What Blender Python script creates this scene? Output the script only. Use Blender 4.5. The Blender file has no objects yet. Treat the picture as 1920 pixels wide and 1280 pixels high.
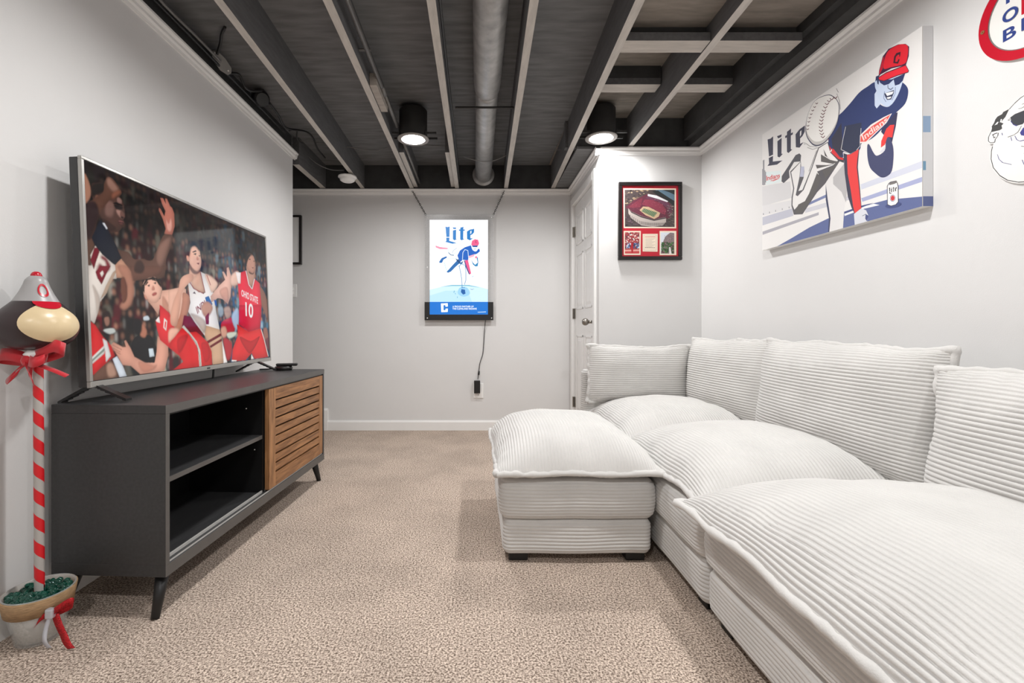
import bpy, bmesh, math, random
import numpy as np
from mathutils import Vector, Matrix, noise
from mathutils.geometry import tessellate_polygon

# ---------------------------------------------------------------- camera, world, exposure
scene = bpy.context.scene
cam_data = bpy.data.cameras.new('camera')
cam_data.lens = 16.0
cam_data.sensor_width = 36.0
cam_data.shift_x = 66 / 1920
cam_data.shift_y = -23 / 1920
cam_data.clip_start = 0.02
cam = bpy.data.objects.new('camera', cam_data)
cam.location = (0, 0, 0.93)
cam.rotation_euler = (math.pi / 2, 0, 0)
scene.collection.objects.link(cam)
scene.camera = cam

world = bpy.data.worlds.new('world')
scene.world = world
world.use_nodes = True
world.node_tree.nodes['Background'].inputs[0].default_value = (1, 1, 1, 1)
world.node_tree.nodes['Background'].inputs[1].default_value = 0.02

scene.view_settings.view_transform = 'Standard'
scene.view_settings.look = 'None'
scene.view_settings.gamma = 1.0
scene.view_settings.use_curve_mapping = False
scene.view_settings.exposure = 0.0

LAMP_WATT = 15.2
LAMP_COLOUR = (1.0, 0.995, 0.99)
LAMPS = [(-0.43, 3.08), (0.836, 3.06), (-0.43, 1.42), (0.836, 1.40), (-0.43, -0.45), (0.836, -0.45)]  # last pair is unseen, added behind the camera for more light

# ---------------------------------------------------------------- helpers
COL = scene.collection
PI = math.pi

def lin(c):
    def f(x):
        x = x / 255.0
        return x / 12.92 if x <= 0.04045 else ((x + 0.055) / 1.055) ** 2.4
    return tuple(f(x) for x in c)

def new_mat(name):
    m = bpy.data.materials.new(name)
    m.use_nodes = True
    nt = m.node_tree
    return m, nt, nt.nodes['Principled BSDF']

def mat(name, rgb, rough=0.6, metal=0.0, noise_amt=0.06, noise_scale=12.0, bump=0.0, bump_scale=80.0,
        spec=0.5, stretch=(1, 1, 1), trans=0.0, emit=0.0, sheen=0.0, coat=0.0, alpha=1.0):
    """painted / plain surface with a little procedural variation; rgb is sRGB 0..255"""
    m, nt, b = new_mat(name)
    c = lin(rgb)
    tc = nt.nodes.new('ShaderNodeTexCoord')
    mp = nt.nodes.new('ShaderNodeMapping')
    mp.inputs['Scale'].default_value = stretch
    nt.links.new(tc.outputs['Object'], mp.inputs['Vector'])
    n = nt.nodes.new('ShaderNodeTexNoise')
    n.inputs['Scale'].default_value = noise_scale
    n.inputs['Detail'].default_value = 4
    nt.links.new(mp.outputs[0], n.inputs['Vector'])
    r = nt.nodes.new('ShaderNodeValToRGB')
    lo, hi = 1 - noise_amt, 1 + noise_amt
    r.color_ramp.elements[0].position = 0.3
    r.color_ramp.elements[1].position = 0.7
    r.color_ramp.elements[0].color = (*[min(1, x * lo) for x in c], 1)
    r.color_ramp.elements[1].color = (*[min(1, x * hi) for x in c], 1)
    nt.links.new(n.outputs['Fac'], r.inputs[0])
    nt.links.new(r.outputs[0], b.inputs['Base Color'])
    b.inputs['Roughness'].default_value = rough
    b.inputs['Metallic'].default_value = metal
    b.inputs['Specular IOR Level'].default_value = spec
    if trans: b.inputs['Transmission Weight'].default_value = trans
    if sheen: b.inputs['Sheen Weight'].default_value = sheen
    if coat: b.inputs['Coat Weight'].default_value = coat
    if alpha < 1: b.inputs['Alpha'].default_value = alpha
    if emit:
        nt.links.new(r.outputs[0], b.inputs['Emission Color'])
        b.inputs['Emission Strength'].default_value = emit
    if bump:
        n2 = nt.nodes.new('ShaderNodeTexNoise')
        n2.inputs['Scale'].default_value = bump_scale
        n2.inputs['Detail'].default_value = 3
        nt.links.new(mp.outputs[0], n2.inputs['Vector'])
        bp = nt.nodes.new('ShaderNodeBump')
        bp.inputs['Strength'].default_value = bump
        bp.inputs['Distance'].default_value = 0.004
        nt.links.new(n2.outputs['Fac'], bp.inputs['Height'])
        nt.links.new(bp.outputs[0], b.inputs['Normal'])
    return m

def mesh_obj(name, verts, faces, material, parent=None, smooth=False, mats=None, midx=None):
    me = bpy.data.meshes.new(name)
    me.from_pydata([tuple(v) for v in verts], [], faces)
    for mm in (mats or [material]):
        me.materials.append(mm)
    if midx is not None:
        me.polygons.foreach_set('material_index', midx)
    if smooth:
        me.polygons.foreach_set('use_smooth', [True] * len(me.polygons))
    me.update()
    o = bpy.data.objects.new(name, me)
    COL.objects.link(o)
    if parent is not None:
        o.parent = parent
    return o

class MB:
    """collects shapes into one mesh"""
    def __init__(s):
        s.v, s.f = [], []
    def add(s, verts, faces):
        k = len(s.v)
        s.v += [tuple(v) for v in verts]
        s.f += [tuple(i + k for i in f) for f in faces]
        return s
    def box(s, x0, x1, y0, y1, z0, z1, bevel=0.0, mtx=None):
        if bevel > 0:
            bm = bmesh.new()
            bmesh.ops.create_cube(bm, size=1)
            for v in bm.verts:
                v.co = Vector((x0 + (v.co.x + .5) * (x1 - x0), y0 + (v.co.y + .5) * (y1 - y0), z0 + (v.co.z + .5) * (z1 - z0)))
            bmesh.ops.bevel(bm, geom=list(bm.edges), offset=bevel, segments=2, profile=.5, affect='EDGES')
            bm.verts.index_update()
            vs = [v.co.copy() for v in bm.verts]
            fs = [[v.index for v in f.verts] for f in bm.faces]
            bm.free()
        else:
            vs = [Vector((x, y, z)) for x in (x0, x1) for y in (y0, y1) for z in (z0, z1)]
            fs = [(0, 1, 3, 2), (4, 6, 7, 5), (0, 4, 5, 1), (2, 3, 7, 6), (0, 2, 6, 4), (1, 5, 7, 3)]
        if mtx is not None:
            vs = [mtx @ v for v in vs]
        return s.add(vs, fs)
    def tube(s, pts, r, n=8, cap=True):
        pts = [Vector(p) for p in pts]
        rs = r if isinstance(r, (list, tuple)) else [r] * len(pts)
        rings = []
        prev = None
        for i, p in enumerate(pts):
            t = (pts[min(i + 1, len(pts) - 1)] - pts[max(i - 1, 0)])
            if t.length < 1e-9: t = Vector((0, 0, 1))
            t.normalize()
            ref = prev if prev is not None else (Vector((0, 0, 1)) if abs(t.z) < .9 else Vector((1, 0, 0)))
            a = (ref - t * ref.dot(t))
            if a.length < 1e-6: a = t.orthogonal()
            a.normalize(); prev = a
            b = t.cross(a)
            rings.append([p + (a * math.cos(2 * PI * k / n) + b * math.sin(2 * PI * k / n)) * rs[i] for k in range(n)])
        vs = [q for rg in rings for q in rg]
        fs = [(i * n + k, i * n + (k + 1) % n, (i + 1) * n + (k + 1) % n, (i + 1) * n + k) for i in range(len(rings) - 1) for k in range(n)]
        if cap:
            fs += [tuple(range(n))[::-1], tuple((len(rings) - 1) * n + k for k in range(n))]
        return s.add(vs, fs)
    def lathe(s, prof, n=32, centre=(0, 0, 0), cap=True):
        cx, cy, cz = centre
        vs = [(cx + r * math.cos(2 * PI * k / n), cy + r * math.sin(2 * PI * k / n), cz + z) for r, z in prof for k in range(n)]
        fs = [(i * n + k, i * n + (k + 1) % n, (i + 1) * n + (k + 1) % n, (i + 1) * n + k) for i in range(len(prof) - 1) for k in range(n)]
        if cap:
            if prof[0][0] > 1e-6: fs.append(tuple(range(n))[::-1])
            if prof[-1][0] > 1e-6: fs.append(tuple((len(prof) - 1) * n + k for k in range(n)))
        return s.add(vs, fs)
    def extrude(s, prof, a, b, frame):
        """closed 2D profile swept straight; frame(p, t) -> xyz with t in a..b"""
        n = len(prof)
        vs = [frame(p, a) for p in prof] + [frame(p, b) for p in prof]
        fs = [(k, (k + 1) % n, n + (k + 1) % n, n + k) for k in range(n)] + [tuple(range(n))[::-1], tuple(n + k for k in range(n))]
        return s.add(vs, fs)
    def slab(s, pts, frame, t0, t1):
        """closed outline (may be concave) given thickness; frame(p, t)"""
        n = len(pts)
        vs = [frame(p, t0) for p in pts] + [frame(p, t1) for p in pts]
        tri = tessellate_polygon([[Vector((p[0], p[1], 0)) for p in pts]])
        fs = [tuple(t) for t in tri] + [tuple(n + i for i in t)[::-1] for t in tri] + [(k, (k + 1) % n, n + (k + 1) % n, n + k) for k in range(n)]
        return s.add(vs, fs)
    def build(s, name, material, parent=None, smooth=False):
        o = mesh_obj(name, s.v, s.f, material, parent, smooth)
        bm = bmesh.new(); bm.from_mesh(o.data)
        bmesh.ops.recalc_face_normals(bm, faces=list(bm.faces))
        bm.to_mesh(o.data); bm.free()
        return o

def spline(pts, n=8, closed=False):
    """Catmull-Rom through points (any dimension)"""
    pts = [tuple(p) for p in pts]
    out = []
    m = len(pts)
    rng = range(m) if closed else range(m - 1)
    for i in rng:
        if closed:
            p0, p1, p2, p3 = pts[(i - 1) % m], pts[i], pts[(i + 1) % m], pts[(i + 2) % m]
        else:
            p0, p1, p2, p3 = pts[max(i - 1, 0)], pts[i], pts[i + 1], pts[min(i + 2, m - 1)]
        for k in range(n):
            t = k / n
            out.append(tuple(.5 * ((2 * b) + (-a + c) * t + (2 * a - 5 * b + 4 * c - d) * t * t + (-a + 3 * b - 3 * c + d) * t ** 3) for a, b, c, d in zip(p0, p1, p2, p3)))
    if not closed:
        out.append(pts[-1])
    return out

def thing(name, label, cat, loc=(0, 0, 0), rot=(0, 0, 0), group=None):
    o = bpy.data.objects.new(name, None)
    COL.objects.link(o)
    o.location = loc
    o.rotation_euler = rot
    return tag(o, label, cat, group)

def tag(o, label, cat, group=None):
    o['label'] = label
    o['category'] = cat
    if group: o['group'] = group
    return o

def struct(o, label=None):
    o['kind'] = 'structure'
    if label: o['label'] = label
    return o

def sempty(name, label=None):
    o = bpy.data.objects.new(name, None)
    COL.objects.link(o)
    return struct(o, label)

# ---- flat print: coloured outlines laid as hair-thin layers on a real surface
_text_cache = {}
def text_mesh(txt):
    if txt in _text_cache: return _text_cache[txt]
    cu = bpy.data.curves.new('lettering', 'FONT')
    cu.body = txt
    cu.offset = 0.022
    o = bpy.data.objects.new('lettering', cu)
    COL.objects.link(o)
    bpy.context.view_layer.update()
    me = bpy.data.meshes.new_from_object(o)
    vs = [tuple(v.co[:2]) for v in me.vertices]
    fs = [tuple(p.vertices) for p in me.polygons]
    bpy.data.objects.remove(o); bpy.data.meshes.remove(me); bpy.data.curves.remove(cu)
    xs = [v[0] for v in vs]; ys = [v[1] for v in vs]
    x0, x1, y0, y1 = min(xs), max(xs), min(ys), max(ys)
    res = ([((x - x0) / (x1 - x0), (y - y0) / (y1 - y0)) for x, y in vs], fs)
    _text_cache[txt] = res
    return res

def box_blur(a, r, n=2):
    """soft focus: repeated box filter over the first two axes"""
    for _ in range(n):
        for ax in (0, 1):
            pad = [(0, 0)] * a.ndim
            pad[ax] = (r + 1, r)
            c = np.cumsum(np.pad(a, pad, mode='edge'), axis=ax)
            m = c.shape[ax]
            hi = np.take(c, range(2 * r + 1, m), axis=ax)
            lo = np.take(c, range(0, m - 2 * r - 1), axis=ax)
            a = (hi - lo) / (2 * r + 1)
    return a

def screen_picture(items, W, H):
    """paints the traced game picture into an array of linear colours, row 0 at the bottom"""
    img = np.zeros((H, W, 3), dtype=np.float32)
    rnd = random.Random(4)
    def fill(pts, col, shade=0.0):
        P = np.array([(u * W, v * H) for u, v in pts])
        x0, y0 = np.maximum(np.floor(P.min(0)).astype(int) - 1, 0)
        x1, y1 = np.minimum(np.ceil(P.max(0)).astype(int) + 1, (W, H))
        if x1 <= x0 or y1 <= y0: return
        xs, ys = np.meshgrid(np.arange(x0, x1) + .5, np.arange(y0, y1) + .5)
        ins = np.zeros(xs.shape, dtype=bool)
        Q = np.roll(P, -1, axis=0)
        for (ax, ay), (bx, by) in zip(P, Q):
            if ay == by: continue
            ins ^= ((ay > ys) != (by > ys)) & (xs < (bx - ax) * (ys - ay) / (by - ay) + ax)
        if not ins.any(): return
        c = np.array(col, dtype=np.float32)[None, None, :] * np.ones((*ins.shape, 1), dtype=np.float32)
        soft = shade and len(pts) > 12 and ins.sum() < .008 * W * H
        if shade:
            r = max(1, int(min(x1 - x0, y1 - y0) * .14))
            m = box_blur(np.pad(ins.astype(np.float32), 2 * r), r)
            core = m[2 * r:-2 * r, 2 * r:-2 * r]
            left = m[3 * r:-r, r:-3 * r]
            k = (1 - shade) + shade * core * 1.25 - shade * .6 * (left - core)
            c = c * np.clip(k, .3, 1.3)[:, :, None]
        if soft:
            rr = min(3, max(1, int(min(x1 - x0, y1 - y0) * .08)))
            al = box_blur(ins.astype(np.float32), rr)[:, :, None]
            img[y0:y1, x0:x1] = img[y0:y1, x0:x1] * (1 - al) + c * al
        else:
            img[y0:y1, x0:x1][ins] = c[ins]
    for kind, data, colour, extra in items:
        pts = [(data[i] / 2000, data[i + 1] / 2000) for i in range(0, len(data), 2)]
        col = lin(colour)
        if kind == 'p':
            if extra: pts = spline(pts, 4, True)
            fill(pts, col, .42)
        elif kind == 't':
            vs, fs = text_mesh(extra)
            tl, tr, br, bl = pts
            def q(x, y):
                return tuple((bl[i] + (br[i] - bl[i]) * x) * (1 - y) + (tl[i] + (tr[i] - tl[i]) * x) * y for i in (0, 1))
            for f in fs: fill([q(*vs[i]) for i in f], col)
        elif kind == 'crowd':
            def blob(u, v, ru, rv, c):
                fill([(u + ru * math.cos(2 * PI * k / 8), v + rv * math.sin(2 * PI * k / 8)) for k in range(8)], lin(c))
            left = [(96, 26, 40), (120, 30, 46), (80, 22, 34), (30, 28, 32), (40, 36, 40), (150, 142, 128), (176, 168, 150), (50, 60, 66), (60, 50, 50)]
            right = [(40, 84, 124), (34, 70, 110), (90, 140, 168), (150, 176, 190), (60, 66, 96), (120, 60, 84), (50, 106, 136), (40, 48, 70)]  # blue reflection of the print opposite is mixed into these crowd colours
            rows = 17
            for j in range(rows):
                v = .97 - j * .95 / rows
                k = 0.0
                while k < 1:
                    k += .016 + .022 * rnd.random()
                    dim = (.34 if v > .8 else .5 + .36 * min(1, (.9 - v) * 2)) * (.6 + .6 * rnd.random())
                    side = right if k > .56 + .1 * rnd.random() else left
                    dim *= 1.15 if side is right else 1
                    vv = v + .02 * rnd.random()
                    blob(k, vv - .05, .012 + .008 * rnd.random(), .05, tuple(min(255, x * dim) for x in rnd.choice(side)))
                    if rnd.random() < .35: blob(k, vv - .05, .004, .03, tuple(min(255, x * dim) for x in (190, 186, 180)))
                    if rnd.random() < .8:
                        blob(k, vv + .012, .0085, .022, tuple(x * dim * .5 for x in (90, 66, 56)))
                        blob(k, vv + .004, .007, .017, tuple(x * dim for x in (172, 124, 104)))
            img[:] = box_blur(img, 4, 2)
    return box_blur(img, 1, 1) ** 1.12

def picture_grid(name, img, place, material, parent):
    """a flat sheet whose vertices carry the colours of a picture"""
    H, W = img.shape[:2]
    us, vs = np.meshgrid((np.arange(W) + .0) / (W - 1), np.arange(H) / (H - 1))
    co = np.array([place(u, v, 0) for u, v in zip(us.ravel(), vs.ravel())], dtype=np.float32)
    idx = np.arange(W * H).reshape(H, W)
    q = np.stack([idx[:-1, :-1], idx[:-1, 1:], idx[1:, 1:], idx[1:, :-1]], axis=-1).reshape(-1, 4)
    me = bpy.data.meshes.new(name)
    me.vertices.add(len(co)); me.vertices.foreach_set('co', co.ravel())
    me.loops.add(q.size); me.loops.foreach_set('vertex_index', q.ravel().astype(np.int32))
    me.polygons.add(len(q)); me.polygons.foreach_set('loop_start', np.arange(0, q.size, 4, dtype=np.int32))
    me.update(calc_edges=True)
    ca = me.color_attributes.new('Col', 'FLOAT_COLOR', 'POINT')
    arr = np.ones((W * H, 4), dtype=np.float32); arr[:, :3] = img.reshape(-1, 3)
    ca.data.foreach_set('color', arr.ravel())
    me.materials.append(material)
    o = bpy.data.objects.new(name, me); COL.objects.link(o); o.parent = parent
    return o

def art_mesh(name, items, place, material, parent=None, eps=1e-5, scale=2000.0):
    """items: traced outlines in picture coordinates; place(u, v, height) -> xyz"""
    V, F, C = [], [], []
    layer = [0]
    def put(pts2, faces, col, h):
        k = len(V)
        V.extend(place(u, v, h) for u, v in pts2)
        for f in faces:
            F.append(tuple(i + k for i in f)); C.append(col)
    def poly(pts, col, h=None):
        if h is None:
            layer[0] += 1; h = layer[0] * eps
        tri = tessellate_polygon([[Vector((u, v, 0)) for u, v in pts]])
        put(pts, tri, col, h)
    rnd = random.Random(8)
    for kind, data, colour, extra in items:
        pts = [(data[i] / scale, data[i + 1] / scale) for i in range(0, len(data), 2)]
        col = lin(colour)
        if kind == 'p':
            if extra: pts = spline(pts, 4, True)
            poly(pts, col)
        elif kind == 't':
            vs, fs = text_mesh(extra)
            tl, tr, br, bl = pts
            layer[0] += 1
            q = []
            for x, y in vs:
                top = (tl[0] + (tr[0] - tl[0]) * x, tl[1] + (tr[1] - tl[1]) * x)
                bot = (bl[0] + (br[0] - bl[0]) * x, bl[1] + (br[1] - bl[1]) * x)
                q.append((bot[0] + (top[0] - bot[0]) * y, bot[1] + (top[1] - bot[1]) * y))
            put(q, fs, col, layer[0] * eps)
        elif kind == 'r':
            (x0, y0), (x1, y1), (rx, ry) = pts
            n, cols = extra
            for k in range(n):
                x, y = x0 + (x1 - x0) * rnd.random(), y0 + (y1 - y0) * rnd.random()
                w, h2 = rx * (.5 + rnd.random()), ry * (.5 + rnd.random())
                poly([(max(x0, x - w), y), (x, max(y0, y - h2)), (min(x1, x + w), y), (x, min(y1, y + h2))], lin(rnd.choice(cols)), layer[0] * eps + k * eps * .1)
            layer[0] += int(n * .1) + 2
    o = mesh_obj(name, V, F, material, parent)
    ca = o.data.color_attributes.new('Col', 'FLOAT_COLOR', 'CORNER')
    arr = np.ones((len(o.data.loops), 4), dtype=np.float32)
    i = 0
    for p, c in zip(o.data.polygons, C):
        arr[p.loop_start:p.loop_start + p.loop_total, :3] = c
    ca.data.foreach_set('color', arr.ravel())
    return o

def print_mat(name, rough=.6, emit=0.0, coat=0.0, dim=1.0):
    m, nt, b = new_mat(name)
    at = nt.nodes.new('ShaderNodeAttribute')
    at.attribute_name = 'Col'
    if emit:
        b.inputs['Base Color'].default_value = (.01, .01, .01, 1)
        nt.links.new(at.outputs['Color'], b.inputs['Emission Color'])
        b.inputs['Emission Strength'].default_value = emit
        b.inputs['Specular IOR Level'].default_value = .3
    else:
        nt.links.new(at.outputs['Color'], b.inputs['Base Color'])
    b.inputs['Roughness'].default_value = rough
    return m

# ---------------------------------------------------------------- materials
M = {}
M['wall'] = mat('wall_paint', (222, 221, 220), .85, noise_amt=.012, noise_scale=3, bump=.06, bump_scale=260)
M['trim'] = mat('white_trim_paint', (240, 239, 237), .4, noise_amt=.01)
M['ceil'] = mat('dark_subfloor_paint', (112, 112, 112), .8, noise_amt=.24, noise_scale=5, stretch=(1, 6, 1), bump=.25, bump_scale=40)
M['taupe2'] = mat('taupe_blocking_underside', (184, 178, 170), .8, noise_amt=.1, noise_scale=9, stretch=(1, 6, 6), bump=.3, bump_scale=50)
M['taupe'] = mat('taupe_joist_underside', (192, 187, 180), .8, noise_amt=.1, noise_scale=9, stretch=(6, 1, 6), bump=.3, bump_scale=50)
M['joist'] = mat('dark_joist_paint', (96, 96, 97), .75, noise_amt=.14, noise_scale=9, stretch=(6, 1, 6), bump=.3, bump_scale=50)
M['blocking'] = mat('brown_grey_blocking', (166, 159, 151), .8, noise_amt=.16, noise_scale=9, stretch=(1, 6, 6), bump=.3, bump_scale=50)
M['ceilbrown'] = mat('dusty_brown_subfloor', (134, 126, 117), .85, noise_amt=.2, noise_scale=8, stretch=(1, 5, 1))
M['blackrim'] = mat('black_rim_paint', (58, 58, 58), .8, noise_amt=.2, bump=.2)
M['duct'] = mat('grey_painted_duct', (170, 170, 169), .38, metal=.3, noise_amt=.25, noise_scale=14, bump=.25, bump_scale=9)
M['conduit'] = mat('grey_conduit', (120, 118, 115), .45, metal=.4)
M['cable'] = mat('black_cable', (30, 30, 30), .4)
M['cablegrey'] = mat('grey_cable', (120, 118, 116), .45)
M['black'] = mat('black_plastic', (24, 24, 25), .35)
M['white_plastic'] = mat('white_plastic', (248, 247, 245), .4, noise_amt=.01)
M['steel'] = mat('brushed_steel', (150, 144, 136), .3, metal=.9)
M['lampcan'] = mat('black_lamp_can', (48, 47, 46), .7, noise_amt=.15)
M['lamptrim'] = mat('lamp_trim_ring', (150, 146, 142), .5)
M['baffle'] = mat('white_lamp_reflector', (240, 238, 234), .4, noise_amt=.01)
M['lens'] = mat('lit_lamp_lens', (255, 250, 240), .4, noise_amt=0.0, emit=14.0)
M['stand'] = mat('charcoal_wood_veneer', (52, 52, 53), .42, noise_amt=.16, noise_scale=10, stretch=(10, 1, 10), bump=.15, bump_scale=60)
M['stand_edge'] = mat('grey_edge_banding', (88, 86, 84), .4, noise_amt=.08)
M['stand_in'] = mat('black_cabinet_inside', (20, 20, 21), .4, noise_amt=.3, noise_scale=6)
M['alu'] = mat('aluminium_track', (206, 204, 200), .4, metal=.3)
M['legblack'] = mat('black_metal_leg', (26, 26, 27), .4)
M['tvsilver'] = mat('silver_bezel', (182, 180, 176), .28, metal=.75, noise_amt=.03)
M['tvdark'] = mat('dark_tv_shell', (70, 70, 71), .4, metal=.3)
M['screen'] = print_mat('lit_tv_picture', .06, emit=.92)
M['canvasprint'] = print_mat('canvas_print', .8)
M['paperprint'] = print_mat('paper_print', .5)
M['signprint'] = print_mat('backlit_sign_print', .3, emit=1.25)
M['signwhite'] = mat('sign_enamel_white', (236, 234, 230), .3, noise_amt=.01)
M['signred'] = mat('sign_enamel_red', (190, 16, 40), .28, noise_amt=.03)
M['signblue'] = mat('sign_enamel_blue', (42, 62, 130), .35, noise_amt=.1, noise_scale=60)
M['signdark'] = mat('sign_dark_brown', (72, 24, 26), .4)
M['frameblack'] = mat('black_picture_frame', (28, 24, 24), .3)
M['brass'] = mat('brass_grommet', (206, 170, 120), .3, metal=.8)
M['twine'] = mat('jute_twine', (172, 140, 104), .9, noise_amt=.3, noise_scale=60, stretch=(1, 1, 8), bump=.6, bump_scale=200)
M['ribbon'] = mat('red_satin_ribbon', (196, 14, 34), .5, noise_amt=.08, sheen=.4)
M['glitter'] = mat('red_glitter_ribbon', (186, 16, 28), .25, noise_amt=.5, noise_scale=320, metal=.3, bump=.8, bump_scale=420)
M['silverribbon'] = mat('silver_ribbon', (196, 198, 206), .3, metal=.4)
M['gourd'] = mat('dark_brown_gourd', (48, 34, 36), .32, noise_amt=.25, noise_scale=9)
M['gourdcap'] = mat('grey_gourd_neck', (164, 162, 162), .35, noise_amt=.05)
M['cream'] = mat('cream_gourd_patch', (222, 200, 160), .3, noise_amt=.05)
M['stickred'] = mat('stick_red', (212, 24, 34), .4, noise_amt=.04)
M['stickgrey'] = mat('stick_grey', (176, 172, 168), .4, noise_amt=.04)
M['foot'] = mat('black_sofa_foot', (16, 16, 16), .5)

def corduroy(name, rgb):
    m, nt, b = new_mat(name)
    tc = nt.nodes.new('ShaderNodeTexCoord')
    n1 = nt.nodes.new('ShaderNodeTexNoise'); n1.inputs['Scale'].default_value = 7; n1.inputs['Detail'].default_value = 5
    n2 = nt.nodes.new('ShaderNodeTexNoise'); n2.inputs['Scale'].default_value = 330; n2.inputs['Detail'].default_value = 2
    nt.links.new(tc.outputs['Object'], n1.inputs['Vector']); nt.links.new(tc.outputs['Object'], n2.inputs['Vector'])
    r = nt.nodes.new('ShaderNodeValToRGB')
    c = lin(rgb)
    r.color_ramp.elements[0].position = .3; r.color_ramp.elements[1].position = .7
    r.color_ramp.elements[0].color = (*[x * .95 for x in c], 1); r.color_ramp.elements[1].color = (*[min(1, x * 1.04) for x in c], 1)
    nt.links.new(n1.outputs['Fac'], r.inputs[0]); nt.links.new(r.outputs[0], b.inputs['Base Color'])
    b.inputs['Roughness'].default_value = .95; b.inputs['Specular IOR Level'].default_value = .15
    b.inputs['Sheen Weight'].default_value = .25
    bp = nt.nodes.new('ShaderNodeBump'); bp.inputs['Strength'].default_value = .35; bp.inputs['Distance'].default_value = .002
    nt.links.new(n2.outputs['Fac'], bp.inputs['Height']); nt.links.new(bp.outputs[0], b.inputs['Normal'])
    return m
M['cord'] = corduroy('ivory_corduroy', (209, 207, 204))

def carpet_mat():
    m, nt, b = new_mat('speckled_carpet')
    tc = nt.nodes.new('ShaderNodeTexCoord')
    def noise_n(scale, detail, rough=.6):
        n = nt.nodes.new('ShaderNodeTexNoise')
        n.inputs['Scale'].default_value = scale; n.inputs['Detail'].default_value = detail; n.inputs['Roughness'].default_value = rough
        nt.links.new(tc.outputs['Object'], n.inputs['Vector'])
        return n
    fine = noise_n(165, 3, .75)
    ramp = nt.nodes.new('ShaderNodeValToRGB')
    e = ramp.color_ramp.elements
    e[0].position = .40; e[0].color = (*lin((104, 88, 78)), 1)
    e[1].position = .60; e[1].color = (*lin((236, 219, 204)), 1)
    mid = e.new(.5); mid.color = (*lin((188, 170, 155)), 1)
    nt.links.new(fine.outputs['Fac'], ramp.inputs[0])
    big = noise_n(2.6, 3)
    r2 = nt.nodes.new('ShaderNodeValToRGB')
    r2.color_ramp.elements[0].position = .35; r2.color_ramp.elements[0].color = (.84, .84, .84, 1)
    r2.color_ramp.elements[1].position = .6; r2.color_ramp.elements[1].color = (1, 1, 1, 1)
    nt.links.new(big.outputs['Fac'], r2.inputs[0])
    mx = nt.nodes.new('ShaderNodeMixRGB'); mx.blend_type = 'MULTIPLY'; mx.inputs[0].default_value = 1
    nt.links.new(ramp.outputs[0], mx.inputs[1]); nt.links.new(r2.outputs[0], mx.inputs[2])
    nt.links.new(mx.outputs[0], b.inputs['Base Color'])
    b.inputs['Roughness'].default_value = 1; b.inputs['Specular IOR Level'].default_value = .1
    bp = nt.nodes.new('ShaderNodeBump'); bp.inputs['Strength'].default_value = .6; bp.inputs['Distance'].default_value = .004
    f2 = noise_n(230, 2)
    nt.links.new(f2.outputs['Fac'], bp.inputs['Height']); nt.links.new(bp.outputs[0], b.inputs['Normal'])
    return m
M['carpet'] = carpet_mat()

def wood_mat(name, a, b_, scale=(4, 40, 40)):
    m, nt, b = new_mat(name)
    tc = nt.nodes.new('ShaderNodeTexCoord'); mp = nt.nodes.new('ShaderNodeMapping'); mp.inputs['Scale'].default_value = scale
    nt.links.new(tc.outputs['Object'], mp.inputs['Vector'])
    n = nt.nodes.new('ShaderNodeTexNoise'); n.inputs['Scale'].default_value = 1.6; n.inputs['Detail'].default_value = 6; n.inputs['Distortion'].default_value = .6
    nt.links.new(mp.outputs[0], n.inputs['Vector'])
    r = nt.nodes.new('ShaderNodeValToRGB')
    r.color_ramp.elements[0].position = .3; r.color_ramp.elements[0].color = (*lin(a), 1)
    r.color_ramp.elements[1].position = .72; r.color_ramp.elements[1].color = (*lin(b_), 1)
    nt.links.new(n.outputs['Fac'], r.inputs[0]); nt.links.new(r.outputs[0], b.inputs['Base Color'])
    b.inputs['Roughness'].default_value = .45
    return m
M['wood'] = wood_mat('warm_brown_wood', (112, 74, 44), (178, 128, 84), (40, 4, 40))
M['woodv'] = wood_mat('warm_brown_wood_upright', (116, 78, 46), (184, 134, 90), (40, 40, 4))

def glass_mat(name, rgb, rough=0.02):
    m, nt, b = new_mat(name)
    b.inputs['Base Color'].default_value = (*lin(rgb), 1)
    b.inputs['Roughness'].default_value = rough
    b.inputs['Transmission Weight'].default_value = 1.0
    b.inputs['IOR'].default_value = 1.45
    return m
M['glass'] = mat('clear_glass', (236, 240, 240), .05, noise_amt=.01, alpha=.3)
M['acrylic'] = mat('clear_acrylic_panel', (205, 205, 205), .3, noise_amt=.01, alpha=.32)
M['beads'] = mat('green_glass_beads', (14, 92, 74), .06, noise_amt=.5, noise_scale=40, trans=.5)

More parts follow.
